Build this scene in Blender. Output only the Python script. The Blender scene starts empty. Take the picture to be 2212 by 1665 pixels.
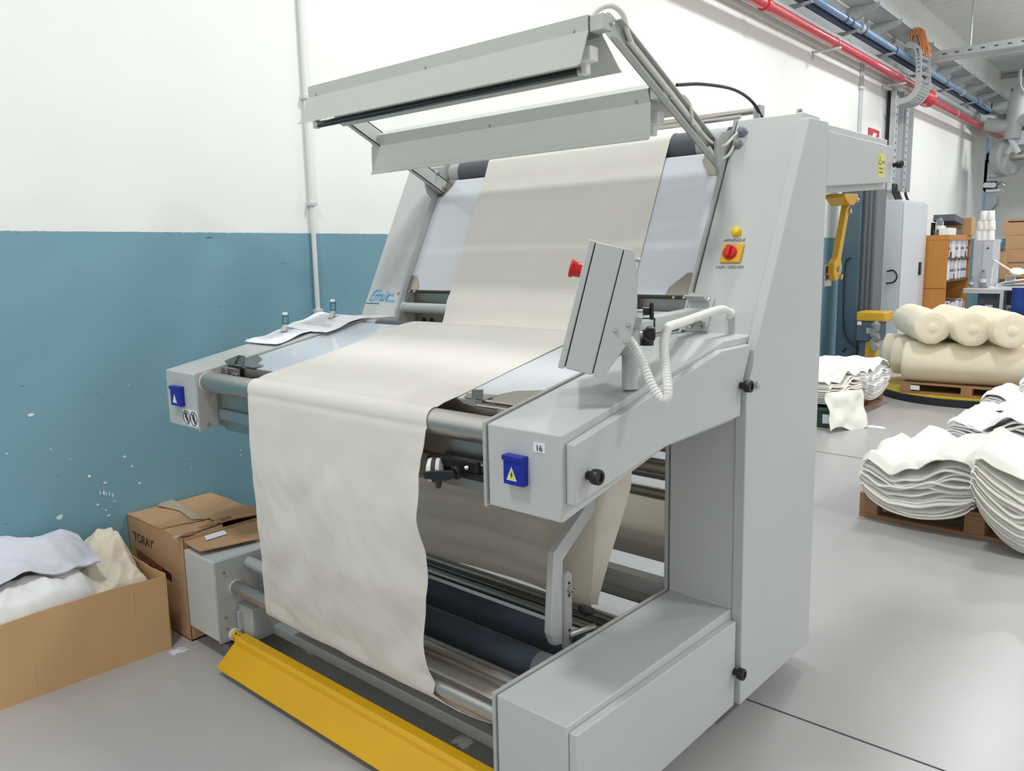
import bpy, bmesh, math, random
from mathutils import Vector, Matrix, noise
random.seed(7)
R = math.radians
S = bpy.context.scene
COL = S.collection

# ---------------------------------------------------------------- camera
IMW, IMH, FPX = 2212, 1665, 1751.7
CAM = Vector((2.0996, -1.4392, 1.55)); YAW, PIT, ROLL = .7287, .1601, -.0202
_f = Vector((-math.sin(YAW)*math.cos(PIT), math.cos(YAW)*math.cos(PIT), -math.sin(PIT)))
_r0 = Vector((math.cos(YAW), math.sin(YAW), 0)); _u0 = _r0.cross(_f)
_r = math.cos(ROLL)*_r0+math.sin(ROLL)*_u0; _u = -math.sin(ROLL)*_r0+math.cos(ROLL)*_u0
cd = bpy.data.cameras.new('camera'); cam = bpy.data.objects.new('camera', cd); COL.objects.link(cam)
cam.matrix_world = Matrix(((_r.x, _u.x, -_f.x, CAM.x), (_r.y, _u.y, -_f.y, CAM.y), (_r.z, _u.z, -_f.z, CAM.z), (0, 0, 0, 1)))
cd.sensor_fit = 'HORIZONTAL'; cd.sensor_width = 36; cd.lens = FPX/IMW*36; cd.clip_start = .05; cd.clip_end = 100
S.camera = cam

# ---------------------------------------------------------------- world, exposure
W = bpy.data.worlds.new('world'); S.world = W; W.use_nodes = True
W.node_tree.nodes['Background'].inputs[0].default_value = (.98, .995, 1, 1)
W.node_tree.nodes['Background'].inputs[1].default_value = .8
vs = S.view_settings; vs.view_transform = 'Standard'; vs.look = 'None'; vs.gamma = 1; vs.exposure = 0.15
vs.use_curve_mapping = False
LAMP_POWER = 58
LAMP_SPOTS = [(x, y) for x in (.25, 4.6) for y in (-1.6, 2.0, 5.6, 9.2, 12.8, 16.4) if not (x > 1 and y < 0)]

# ---------------------------------------------------------------- pixel helpers (direction only; a plane gives the distance)
def ray(u, v): return _f+(u-IMW/2)/FPX*_r-(v-IMH/2)/FPX*_u
def onx(u, v, X): d = ray(u, v); return CAM+d*((X-CAM.x)/d.x)
def ony(u, v, Y): d = ray(u, v); return CAM+d*((Y-CAM.y)/d.y)
def onz(u, v, Z): d = ray(u, v); return CAM+d*((Z-CAM.z)/d.z)
WX0, WK = -1.511, -.033            # left wall line: x = WX0 + WK*y
def wallx(y): return WX0+WK*y
def onw(u, v, off=0):
    d = ray(u, v); t = (WX0+off+WK*CAM.y-CAM.x)/(d.x-WK*d.y); return CAM+d*t
def wp(y, off, z): return Vector((wallx(y)+off, y, z))
def onpl(u, v, n, d):
    n = Vector(n); r = ray(u, v); return CAM+r*((d-n.dot(CAM))/n.dot(r))

# ---------------------------------------------------------------- materials
def lin(c):
    c = [x/255 for x in c]; return [x/12.92 if x <= .04045 else ((x+.055)/1.055)**2.4 for x in c]+[1]
MATS = {}
def mat(name, rgb, rough=.5, metal=0., var=0., vscale=8., bump=0., bscale=60., spec=.5, coat=0., trans=0., alpha=1., sheen=0., rvar=0., var2=None, stretch=None, emit=0.):
    if name in MATS: return MATS[name]
    m = bpy.data.materials.new(name); m.use_nodes = True; nt = m.node_tree; b = nt.nodes['Principled BSDF']
    b.inputs['Base Color'].default_value = lin(rgb); b.inputs['Roughness'].default_value = rough
    b.inputs['Metallic'].default_value = metal; b.inputs['Specular IOR Level'].default_value = spec
    b.inputs['Coat Weight'].default_value = coat; b.inputs['Transmission Weight'].default_value = trans; b.inputs['Alpha'].default_value = alpha
    if sheen: b.inputs['Sheen Weight'].default_value = sheen
    if emit:
        b.inputs['Emission Color'].default_value = lin(rgb); b.inputs['Emission Strength'].default_value = emit
    tc = nt.nodes.new('ShaderNodeTexCoord'); src = tc.outputs['Object']
    if stretch:
        mp = nt.nodes.new('ShaderNodeMapping'); mp.inputs['Scale'].default_value = stretch
        nt.links.new(src, mp.inputs[0]); src = mp.outputs[0]
    if var or var2:
        n = nt.nodes.new('ShaderNodeTexNoise'); n.inputs['Scale'].default_value = vscale; n.inputs['Detail'].default_value = 6; n.inputs['Roughness'].default_value = .6
        nt.links.new(src, n.inputs['Vector'])
        rp = nt.nodes.new('ShaderNodeValToRGB'); c = lin(rgb)
        c2 = lin(var2) if var2 else [max(0, x*(1-var)) for x in c[:3]]+[1]
        c1 = c if var2 else [min(1, x*(1+var*.6)) for x in c[:3]]+[1]
        rp.color_ramp.elements[0].position = .3; rp.color_ramp.elements[0].color = c2
        rp.color_ramp.elements[1].position = .7; rp.color_ramp.elements[1].color = c1
        nt.links.new(n.outputs['Fac'], rp.inputs[0]); nt.links.new(rp.outputs[0], b.inputs['Base Color'])
        if rvar:
            mr = nt.nodes.new('ShaderNodeMapRange'); mr.inputs['To Min'].default_value = max(0, rough-rvar); mr.inputs['To Max'].default_value = rough+rvar
            nt.links.new(n.outputs['Fac'], mr.inputs[0]); nt.links.new(mr.outputs[0], b.inputs['Roughness'])
    if bump:
        n2 = nt.nodes.new('ShaderNodeTexNoise'); n2.inputs['Scale'].default_value = bscale; n2.inputs['Detail'].default_value = 4
        nt.links.new(src, n2.inputs['Vector'])
        bp = nt.nodes.new('ShaderNodeBump'); bp.inputs['Strength'].default_value = bump; bp.inputs['Distance'].default_value = .01
        nt.links.new(n2.outputs['Fac'], bp.inputs['Height']); nt.links.new(bp.outputs[0], b.inputs['Normal'])
    MATS[name] = m; return m
def fabric_mat(name, rgb, weave=900., fold=.0, var=.06, glow=0.):
    m = mat(name, rgb, rough=.92, var=var, vscale=5, spec=.15, sheen=.25)
    nt = m.node_tree; b = nt.nodes['Principled BSDF']; tc = nt.nodes.new('ShaderNodeTexCoord')
    w1 = nt.nodes.new('ShaderNodeTexNoise'); w1.inputs['Scale'].default_value = 260; w1.inputs['Detail'].default_value = 2
    nt.links.new(tc.outputs['Object'], w1.inputs['Vector'])
    w2 = nt.nodes.new('ShaderNodeTexNoise'); w2.inputs['Scale'].default_value = 9; w2.inputs['Detail'].default_value = 3; w2.inputs['Distortion'].default_value = .6
    nt.links.new(tc.outputs['Object'], w2.inputs['Vector'])
    b1 = nt.nodes.new('ShaderNodeBump'); b1.inputs['Strength'].default_value = .12; b1.inputs['Distance'].default_value = .002
    b2 = nt.nodes.new('ShaderNodeBump'); b2.inputs['Strength'].default_value = fold; b2.inputs['Distance'].default_value = .02
    nt.links.new(w1.outputs[0], b1.inputs['Height']); nt.links.new(w2.outputs[0], b2.inputs['Height'])
    nt.links.new(b1.outputs[0], b2.inputs['Normal']); nt.links.new(b2.outputs[0], b.inputs['Normal'])
    if glow:
        tr = nt.nodes.new('ShaderNodeBsdfTranslucent'); tr.inputs[0].default_value = lin(rgb); mx = nt.nodes.new('ShaderNodeMixShader'); mx.inputs[0].default_value = glow
        nt.links.new(b.outputs[0], mx.inputs[1]); nt.links.new(tr.outputs[0], mx.inputs[2]); nt.links.new(mx.outputs[0], nt.nodes['Material Output'].inputs[0])
    return m

M_paint = mat('grey_machine_paint', (195, 198, 196), .42, var=.02, vscale=3, bump=.03, bscale=240, spec=.4)
M_plate = mat('grey_plate_paint', (172, 176, 174), .45, var=.04, vscale=6)
M_edge = mat('plate_edge_grey', (178, 180, 178), .5)
M_gasket = mat('black_gasket', (40, 40, 40), .8)
M_chrome = mat('brushed_chrome', (196, 192, 186), .36, 1., var=.05, vscale=3)
M_steel = mat('satin_stainless_steel', (178, 172, 163), .3, 1., var=.08, vscale=4)
M_alu = mat('aluminium_profile', (190, 190, 188), .35, 1.)
M_galv = mat('galvanised_steel', (192, 196, 197), .42, .35, var=.1, vscale=18)
M_zinc = mat('zinc_bolt', (190, 190, 186), .3, 1.)
M_rubber = mat('blue_grey_rubber', (76, 85, 99), .62, var=.08, vscale=5, spec=.3)
M_rubber2 = mat('dark_grey_rubber', (92, 96, 103), .6, spec=.3)
M_lightgrey = mat('light_grey_collar', (176, 178, 178), .5)
M_black = mat('black_plastic', (24, 24, 27), .4)
M_black2 = mat('black_lamp_tube', (20, 23, 28), .18, coat=.5)
M_acryl = mat('white_acrylic_sheet', (219, 223, 230), .12, spec=.5, coat=.3)
M_yel = mat('yellow_enamel', (224, 172, 20), .42, var=.05, vscale=6)
M_yel2 = mat('yellow_ochre_enamel', (214, 166, 42), .42, var=.08, vscale=8)
M_yelbtn = mat('yellow_plastic', (240, 205, 10), .35)
M_red = mat('red_plastic', (205, 22, 28), .35)
M_blue = mat('royal_blue_plastic', (18, 36, 160), .38)
M_white = mat('white_plastic', (236, 236, 232), .4)
M_cable = mat('ivory_cable', (226, 226, 214), .5)
M_reflector = mat('lamp_reflector_paint', (190, 193, 187), .42, var=.02, vscale=3)
M_text = mat('black_print', (25, 25, 28), .6)
M_logo = mat('logo_blue_print', (108, 176, 216), .5)
M_paper = mat('white_paper', (236, 238, 244), .85, var=.03, vscale=30)
M_teal = mat('teal_clip_plastic', (30, 118, 116), .35)
M_card = mat('brown_cardboard', (188, 150, 110), .85, var=.07, vscale=5, bump=.05, bscale=90)
M_card2 = mat('pale_brown_cardboard', (204, 166, 120), .85, var=.07, vscale=4, stretch=(1, 1, .3))
M_cardin = mat('dark_brown_cardboard', (158, 116, 76), .9, var=.08, vscale=9)
M_tape = mat('packing_tape', (196, 172, 142), .25, coat=.4, var=.1, vscale=12)
M_fab = fabric_mat('cream_cotton_jersey', (243, 239, 231), fold=.05, var=.02, glow=.2)
M_fabin = fabric_mat('cream_cotton_lightened', (252, 247, 238), fold=.1, var=.03, glow=.5)  # same cloth, colour lightened to make up for weak light inside the machine
M_clothw = fabric_mat('white_jersey', (232, 232, 232), fold=.25)
M_clothg = fabric_mat('lavender_grey_jersey', (212, 212, 222), fold=.3)
M_clothc = fabric_mat('cream_fleece', (232, 220, 200), fold=.3)
M_pilew = fabric_mat('white_folded_cloth', (242, 242, 240), fold=.12, var=.02)
M_pilec = fabric_mat('ivory_folded_cloth', (238, 236, 226), fold=.12, var=.03)
M_roll = fabric_mat('ivory_fabric_roll', (238, 226, 200), fold=.12, var=.03)
M_wood = mat('pallet_wood', (168, 128, 92), .8, var=.22, vscale=9, stretch=(1, 6, 6), bump=.1, bscale=40)
M_wood2 = mat('weathered_pallet_wood', (176, 152, 118), .85, var=.2, vscale=9, stretch=(1, 6, 6))
M_shelf = mat('orange_wood_veneer', (190, 128, 58), .5, var=.1, vscale=4, stretch=(6, 6, .6))
M_shelf2 = mat('dark_shelf_wood', (110, 66, 52), .6, var=.1, vscale=6)
M_cab = mat('light_grey_cabinet', (205, 210, 214), .45, var=.02, vscale=2)
M_mast = mat('dark_blue_grey_paint', (76, 96, 110), .5, var=.1, vscale=3)
M_mast2 = mat('mid_grey_mast_paint', (112, 116, 120), .45, metal=.2, var=.06, vscale=3)
M_redpipe = mat('red_pipe_paint', (196, 52, 62), .3, coat=.3, var=.1, vscale=4)
M_bluepipe = mat('blue_pipe_plastic', (112, 152, 190), .28, coat=.3)
M_bluedark = mat('dark_blue_bracket', (62, 78, 100), .5)
M_greypipe = mat('grey_pipe', (168, 172, 172), .45)
M_orange = mat('orange_cable_sheath', (216, 142, 92), .5)
M_glass = mat('clear_plastic_bottle', (225, 235, 240), .08, trans=.85)
M_film = mat('clear_stretch_film', (205, 208, 208), .12, trans=.6, bump=.8, bscale=30)
M_navy = mat('navy_overall_cloth', (42, 66, 140), .9, var=.15, vscale=10)
M_crate = mat('grey_plastic_crate', (88, 98, 108), .5)
M_green = mat('dark_green_crate', (44, 68, 56), .5)
M_rim = mat('black_rubber_rim', (34, 38, 44), .6)
M_disc = mat('worn_yellow_deck', (206, 180, 62), .5, var=.18, vscale=7)
M_dark = mat('dark_machine_metal', (84, 88, 92), .5, .3, var=.15, vscale=6)

# ---------------------------------------------------------------- mesh builder
WO = {}
class MB:
    def __init__(s): s.v = []; s.f = []
    def add(s, vs, fs):
        o = len(s.v); s.v += [Vector(p) for p in vs]; s.f += [[i+o for i in f] for f in fs]; return s
    def box(s, x0, x1, y0, y1, z0, z1):
        return s.add([(x, y, z) for x in (x0, x1) for y in (y0, y1) for z in (z0, z1)],
                     [(0, 1, 3, 2), (4, 6, 7, 5), (0, 4, 5, 1), (2, 3, 7, 6), (0, 2, 6, 4), (1, 5, 7, 3)])
    def obox(s, o, a, b, c):           # oriented box: corner o, edges a b c
        o, a, b, c = map(Vector, (o, a, b, c))
        return s.add([o+a*i+b*j+c*k for i in (0, 1) for j in (0, 1) for k in (0, 1)],
                     [(0, 1, 3, 2), (4, 6, 7, 5), (0, 4, 5, 1), (2, 3, 7, 6), (0, 2, 6, 4), (1, 5, 7, 3)])
    def prism(s, poly, vec):           # planar polygon of 3-D points pushed along vec
        n = len(poly); vec = Vector(vec); p = [Vector(q) for q in poly]
        return s.add(p+[q+vec for q in p], [list(range(n))[::-1], [i+n for i in range(n)]]+[[i, (i+1) % n, (i+1) % n+n, i+n] for i in range(n)])
    def prismx(s, yz, x0, x1): return s.prism([(x0, y, z) for y, z in yz], (x1-x0, 0, 0))
    def tube(s, path, r, seg=12, cap=True, radii=None):
        p = [Vector(q) for q in path]; n = len(p); rings = []
        t0 = (p[1]-p[0]).normalized(); ref = Vector((0, 0, 1)) if abs(t0.z) < .9 else Vector((1, 0, 0))
        a = t0.cross(ref).normalized()
        for i in range(n):
            t = (p[min(i+1, n-1)]-p[max(i-1, 0)]).normalized()
            a = (a-t*a.dot(t)).normalized(); b = t.cross(a); rr = radii[i] if radii else r
            rings.append([p[i]+a*(rr*math.cos(2*math.pi*k/seg))+b*(rr*math.sin(2*math.pi*k/seg)) for k in range(seg)])
        vs = [q for g in rings for q in g]
        fs = [[i*seg+k, i*seg+(k+1) % seg, (i+1)*seg+(k+1) % seg, (i+1)*seg+k] for i in range(n-1) for k in range(seg)]
        if cap: fs += [list(range(seg))[::-1], [(n-1)*seg+k for k in range(seg)]]
        return s.add(vs, fs)
    def cyl(s, a, b, r, seg=20, r2=None): return s.tube([a, b], r, seg, True, [r, r if r2 is None else r2])
    def lathe(s, o, ax, prof, seg=20): # prof: (radius, distance along axis)
        o = Vector(o); ax = Vector(ax).normalized(); ref = Vector((0, 0, 1)) if abs(ax.z) < .9 else Vector((1, 0, 0))
        a = ax.cross(ref).normalized(); b = ax.cross(a); vs = []
        for r, h in prof: vs += [o+ax*h+a*(max(r, 1e-5)*math.cos(2*math.pi*k/seg))+b*(max(r, 1e-5)*math.sin(2*math.pi*k/seg)) for k in range(seg)]
        n = len(prof); fs = [[i*seg+k, i*seg+(k+1) % seg, (i+1)*seg+(k+1) % seg, (i+1)*seg+k] for i in range(n-1) for k in range(seg)]
        fs += [list(range(seg))[::-1], [(n-1)*seg+k for k in range(seg)]]
        return s.add(vs, fs)
    def grid(s, nu, nv, fn, thick=0.):
        vs = [Vector(fn(i/(nu-1), j/(nv-1))) for i in range(nu) for j in range(nv)]
        fs = [[i*nv+j, (i+1)*nv+j, (i+1)*nv+j+1, i*nv+j+1] for i in range(nu-1) for j in range(nv-1)]
        if not thick: return s.add(vs, fs)
        nr = [Vector() for _ in vs]
        for f in fs:
            q = [vs[k] for k in f]; nn = (q[2]-q[0]).cross(q[3]-q[1])
            for k in f: nr[k] += nn
        N = len(vs); vs2 = vs+[v-(n.normalized() if n.length else Vector((0, 0, 1)))*thick for v, n in zip(vs, nr)]
        fs2 = fs+[[k+N for k in f][::-1] for f in fs]
        rim = [i*nv for i in range(nu)]+[(nu-1)*nv+j for j in range(1, nv)]+[i*nv+nv-1 for i in range(nu-2, -1, -1)]+[j for j in range(nv-2, 0, -1)]
        for a, b in zip(rim, rim[1:]+rim[:1]): fs2.append([b, a, a+N, b+N])
        return s.add(vs2, fs2)
    def build(s, name, m, parent=None, bevel=0., seg=2, smooth=True, ang=35, origin=None, local=False):
        me = bpy.data.meshes.new(name); bm = bmesh.new()
        vv = [bm.verts.new(v) for v in s.v]
        for f in s.f:
            try: bm.faces.new([vv[i] for i in f])
            except ValueError: pass
        bmesh.ops.recalc_face_normals(bm, faces=bm.faces)
        if bevel:
            es = [e for e in bm.edges if len(e.link_faces) == 2 and e.calc_face_angle(0) > R(28)]
            bv = bmesh.ops.bevel(bm, geom=es, offset=bevel, segments=seg, profile=.5, affect='EDGES', clamp_overlap=True)
            for f in bm.faces: f.smooth = False
            for f in bv['faces']: f.smooth = True
        if local: o = Vector((0, 0, 0))
        elif origin is not None: o = Vector(origin)
        else:
            lo = Vector([min(v[k] for v in s.v) for k in range(3)]); hi = Vector([max(v[k] for v in s.v) for k in range(3)])
            o = (lo+hi)/2; o.z = lo.z
        bmesh.ops.translate(bm, verts=bm.verts, vec=-o)
        bm.to_mesh(me); bm.free()
        ms = m if isinstance(m, (list, tuple)) else [m]
        for k in ms: me.materials.append(k)
        if smooth and not bevel:
            me.polygons.foreach_set('use_smooth', [True]*len(me.polygons)); me.set_sharp_from_angle(angle=R(ang))
        ob = bpy.data.objects.new(name, me); COL.objects.link(ob); place(ob, o, parent)
        return ob
def place(ob, o, parent):
    o = Vector(o); WO[ob.name] = o
    if parent: ob.parent = parent; ob.location = o-WO[parent.name]
    else: ob.location = o
def tag(o, label, cat=None, group=None, kind=None):
    if label: o['label'] = label
    if cat: o['category'] = cat
    if group: o['group'] = group
    if kind: o['kind'] = kind
    return o
def thing(name, label, cat, loc, group=None):
    e = bpy.data.objects.new(name, None); e.empty_display_size = .1; COL.objects.link(e); place(e, loc, None)
    return tag(e, label, cat, group)
def struct(name, mb, m, **k):
    o = mb.build(name, m, **k); o['kind'] = 'structure'; return o
def copy_tree(root, loc, rz=0., label=None, group=None):
    r = root.copy(); COL.objects.link(r); r.location = loc; r.rotation_euler = (0, 0, rz)
    if label: r['label'] = label
    if group: r['group'] = group
    for c in list(root.children):
        d = c.copy(); COL.objects.link(d); d.parent = r
        for g in list(c.children):
            h = g.copy(); COL.objects.link(h); h.parent = d
    return r
def smoothpath(pts, n=8):              # Catmull-Rom
    p = [Vector(q) for q in pts]; p = [p[0]*2-p[1]]+p+[p[-1]*2-p[-2]]; out = []
    for i in range(1, len(p)-2):
        for k in range(n):
            t = k/n; a, b, c, d = p[i-1:i+3]
            out.append(.5*((2*b)+(c-a)*t+(2*a-5*b+4*c-d)*t*t+(3*b-a-3*c+d)*t**3))
    return out+[p[-2]]
def text(s, name, size, m, o, ux, uy, parent, shear=0., align='CENTER', bold=0., depth=.0006):
    cu = bpy.data.curves.new('t', 'FONT'); cu.body = s; cu.size = size; cu.shear = shear; cu.align_x = align; cu.align_y = 'CENTER'; cu.offset = bold
    t = bpy.data.objects.new('t', cu); COL.objects.link(t); bpy.context.view_layer.update()
    me = bpy.data.meshes.new_from_object(t.evaluated_get(bpy.context.evaluated_depsgraph_get()))
    bpy.data.objects.remove(t); bpy.data.curves.remove(cu)
    ux = Vector(ux).normalized(); uy = Vector(uy).normalized(); n = ux.cross(uy); o = Vector(o)
    for v in me.vertices: v.co = ux*v.co.x+uy*v.co.y+n*depth
    me.materials.append(m); ob = bpy.data.objects.new(name, me); COL.objects.link(ob); place(ob, o, parent)
    return ob
def nz(*p): return noise.noise(Vector(p))

# ================================================================ room
Y0, Y1, XR, ZC, ZP = -4.5, 19.0, 8.0, 5.12, 1.68
def wall_mat():
    m = mat('painted_wall_two_tone', (240, 241, 236), .7, spec=.25); nt = m.node_tree; b = nt.nodes['Principled BSDF']
    g = nt.nodes.new('ShaderNodeNewGeometry'); sp = nt.nodes.new('ShaderNodeSeparateXYZ'); nt.links.new(g.outputs['Position'], sp.inputs[0])
    n0 = nt.nodes.new('ShaderNodeTexNoise'); n0.inputs['Scale'].default_value = 40; nt.links.new(g.outputs['Position'], n0.inputs['Vector'])
    ma = nt.nodes.new('ShaderNodeMath'); ma.operation = 'MULTIPLY_ADD'; ma.inputs[1].default_value = .006; nt.links.new(n0.outputs[0], ma.inputs[0]); nt.links.new(sp.outputs['Z'], ma.inputs[2])
    gt = nt.nodes.new('ShaderNodeMath'); gt.operation = 'GREATER_THAN'; gt.inputs[1].default_value = ZP+.003; nt.links.new(ma.outputs[0], gt.inputs[0])
    n1 = nt.nodes.new('ShaderNodeTexNoise'); n1.inputs['Scale'].default_value = 1.6; n1.inputs['Detail'].default_value = 5; nt.links.new(g.outputs['Position'], n1.inputs['Vector'])
    rp = nt.nodes.new('ShaderNodeValToRGB'); rp.color_ramp.elements[0].color = lin((116, 158, 172)); rp.color_ramp.elements[1].color = lin((128, 168, 183))
    nt.links.new(n1.outputs[0], rp.inputs[0])
    # short dark scuffs on the teal part
    mp = nt.nodes.new('ShaderNodeMapping'); mp.inputs['Scale'].default_value = (3, 5, 42); nt.links.new(g.outputs['Position'], mp.inputs[0])
    n2 = nt.nodes.new('ShaderNodeTexNoise'); n2.inputs['Scale'].default_value = 2.1; n2.inputs['Detail'].default_value = 5; nt.links.new(mp.outputs[0], n2.inputs['Vector'])
    r2 = nt.nodes.new('ShaderNodeValToRGB'); r2.color_ramp.elements[0].position = .70; r2.color_ramp.elements[1].position = .80; nt.links.new(n2.outputs[0], r2.inputs[0])
    mx = nt.nodes.new('ShaderNodeMix'); mx.data_type = 'RGBA'; nt.links.new(r2.outputs[0], mx.inputs[0]); nt.links.new(rp.outputs[0], mx.inputs[6]); mx.inputs[7].default_value = lin((62, 84, 96))
    mw = nt.nodes.new('ShaderNodeMix'); mw.data_type = 'RGBA'; nt.links.new(gt.outputs[0], mw.inputs[0]); nt.links.new(mx.outputs[2], mw.inputs[6])
    rw = nt.nodes.new('ShaderNodeValToRGB'); rw.color_ramp.elements[0].color = lin((234, 236, 231)); rw.color_ramp.elements[1].color = lin((245, 246, 241)); nt.links.new(n1.outputs[0], rw.inputs[0])
    nt.links.new(rw.outputs[0], mw.inputs[7]); nt.links.new(mw.outputs[2], b.inputs['Base Color'])
    return m
M_wall = wall_mat()
def floor_mat():
    m = mat('polished_concrete_floor', (172, 170, 168), .3, spec=.32); nt = m.node_tree; b = nt.nodes['Principled BSDF']
    g = nt.nodes.new('ShaderNodeNewGeometry')
    n1 = nt.nodes.new('ShaderNodeTexNoise'); n1.inputs['Scale'].default_value = .7; n1.inputs['Detail'].default_value = 3; n1.inputs['Roughness'].default_value = .6; nt.links.new(g.outputs['Position'], n1.inputs['Vector'])
    rp = nt.nodes.new('ShaderNodeValToRGB'); rp.color_ramp.elements[0].position = .25; rp.color_ramp.elements[0].color = lin((174, 172, 170)); rp.color_ramp.elements[1].position = .75; rp.color_ramp.elements[1].color = lin((181, 179, 178))
    nt.links.new(n1.outputs[0], rp.inputs[0])
    b.inputs['Roughness'].default_value = .29
    nt.links.new(rp.outputs[0], b.inputs['Base Color'])
    return m
M_floor = floor_mat()
floor = struct('floor', MB().box(-2.4, 30, -30, Y1+.3, -.12, 0), M_floor, origin=(0, 0, 0))
wl = MB().prism([(wallx(Y0), Y0, 0), (wallx(Y1), Y1, 0), (wallx(Y1)-.2, Y1, 0), (wallx(Y0)-.2, Y0, 0)], (0, 0, ZC+.1))
wall_left = struct('wall_left', wl, M_wall, smooth=False)
wall_back = struct('wall_back', MB().box(-2.6, XR, Y1, Y1+.2, 0, ZC+.1), M_wall, smooth=False)
# ribbed metal deck ceiling, ribs run away from the wall
prof = []; y = Y0-.2
while y < Y1+.2:
    prof += [(y, ZC), (y+.17, ZC), (y+.19, ZC-.035), (y+.25, ZC-.035), (y+.27, ZC)]; y += .27
prof = prof+[(y, ZC+.06), (Y0-.2, ZC+.06)]
M_ceil = mat('white_ribbed_deck', (238, 240, 236), .6, var=.03, vscale=2)
ceiling = struct('ceiling', MB().prismx(prof, -2.4, XR+.1), M_ceil, smooth=False)
# floor joints
M_joint = mat('dark_floor_joint', (74, 72, 72), .8)
def joint(a, b, w=.004):
    a = Vector((a[0], a[1], .0005)); b = Vector((b[0], b[1], .0005)); d = (b-a).normalized(); n = Vector((-d.y, d.x, 0))*w
    return MB().prism([a-n, b-n, b+n, a+n], (0, 0, .0012)).build('floor_joint', M_joint, floor, smooth=False)
joint((-1.5, 1.025), (6, 1.09), .003); joint((-1.4, 4.74), (6, 4.35), .003); joint((2.02, 1.0), (1.7, 5.2), .0012)
# chips of missing paint showing white
M_chip = mat('bare_plaster_chip', (226, 232, 234), .8)
def chip(u, v, w, h, seedn):
    c = onw(u, v, .0); t = Vector((WK, 1, 0)).normalized(); k = c.x-CAM.x
    s = (c-CAM).dot(_f)/FPX; pts = []
    rnd = random.Random(seedn)
    for i in range(9):
        a = 2*math.pi*i/9; rr = rnd.uniform(.65, 1.1)
        pts.append(c+t*(math.cos(a)*w*s*rr*.62)+Vector((0, 0, math.sin(a)*h*s*rr*.5))-Vector((.002, 0, 0)))
    return MB().prism(pts, (.0035, 0, 0)).build('paint_chip', M_chip, wall_left, smooth=False)
for i, (u, v, w, h) in enumerate([(66, 896, 11, 8), (129, 1117, 14, 11), (269, 986, 5, 6), (285, 1007, 5, 5), (193, 1028, 7, 7), (227, 1043, 6, 5), (301, 1043, 5, 5),
                                  (247, 1082, 5, 3), (211, 1090, 6, 5), (229, 1102, 5, 4), (235, 1113, 7, 4), (216, 1065, 2, 11), (224, 1064, 4, 12), (229, 1067, 2, 10), (236, 1066, 2, 11), (243, 1069, 3, 9),
                                  (520, 972, 3, 3), (521, 983, 3, 3), (109, 970, 3, 4), (152, 992, 4, 2), (14, 980, 4, 3), (414, 1012, 3, 2), (278, 831, 3, 2), (533, 732, 3, 4)]):
    chip(u, v, w, h, i)
# trims of the room
b1 = wp(11.28, 0, 0); MBt = MB().prism([wp(11.2, .0, 0), wp(11.26, .0, 0), wp(11.26, .035, 0), wp(11.2, .035, 0)], (0, 0, 3.75))
struct('trim_1', MBt, mat('dark_wall_joint', (70, 74, 76), .7), smooth=False)
# concrete beam and panel posts along the wall top
struct('trim_2', MB().prism([wp(2, -.02, 4.62), wp(Y1, -.02, 4.62), wp(Y1, .14, 4.62), wp(2, .14, 4.62)], (0, 0, .5)), mat('white_beam_paint', (242, 243, 238), .7, var=.03, vscale=3), smooth=False)
struct('trim_3', MB().box(-2.1, XR, Y1-.35, Y1, 4.35, 4.95), MATS['white_beam_paint'], smooth=False)
struct('trim_4', MB().prism([wp(2, -.02, 3.98), wp(Y1, -.02, 3.98), wp(Y1, .06, 3.98), wp(2, .06, 3.98)], (0, 0, .2)), mat('grey_ledge_paint', (176, 180, 180), .6), smooth=False)
# ceiling lamps: they are the room's light
M_led = mat('led_diffuser', (250, 252, 255), .4, emit=9.)
def make_lamp(x, y):
    t = thing('ceiling_lamp', 'white rounded LED ceiling lamp in the row beside the pipe wall' if x < 1 else 'white rounded LED ceiling lamp in the row over the open hall', 'ceiling lamp', (x, y, ZC-.30), 'LED lamps in the row beside the pipe wall' if x < 1 else 'LED lamps in the row over the open hall')
    h = MB().box(x-.22, x+.22, y-.3, y+.3, ZC-.25, ZC-.17).build('housing', M_cab, t, bevel=.03, seg=3)
    MB().box(x-.19, x+.19, y-.27, y+.27, ZC-.285, ZC-.248).build('diffuser', M_led, t, bevel=.015, seg=3)
    for sx in (-1, 1): MB().cyl((x+sx*.12, y, ZC-.18), (x+sx*.12, y, ZC-.02), .006, 8).build('hanger', M_galv, t)
    ld = bpy.data.lights.new('lamp_light', 'AREA'); ld.shape = 'RECTANGLE'; ld.size = .38; ld.size_y = .54; ld.energy = LAMP_POWER; ld.color = (.975, .99, 1)
    lo = bpy.data.objects.new('lamp_light', ld); COL.objects.link(lo); lo.location = (x, y, ZC-.29)
    return t
for (x, y) in LAMP_SPOTS: make_lamp(x, y)

# wall conduit with clips
t = thing('wall_conduit', 'thin white vertical conduit pipe clipped to the painted wall', 'conduit', wp(1.09, .02, 1.15))
MB().cyl(wp(1.095, .017, 1.15), wp(1.095, .017, 5.0), .0125, 14).build('pipe', mat('white_conduit', (226, 228, 226), .45), t)
for z in (1.275, 1.83, 2.36, 2.9, 3.5, 4.1):
    MB().box(wallx(1.09), wallx(1.09)+.036, 1.073, 1.117, z-.011, z+.011).build('clip', M_cab, t, bevel=.003)

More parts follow.
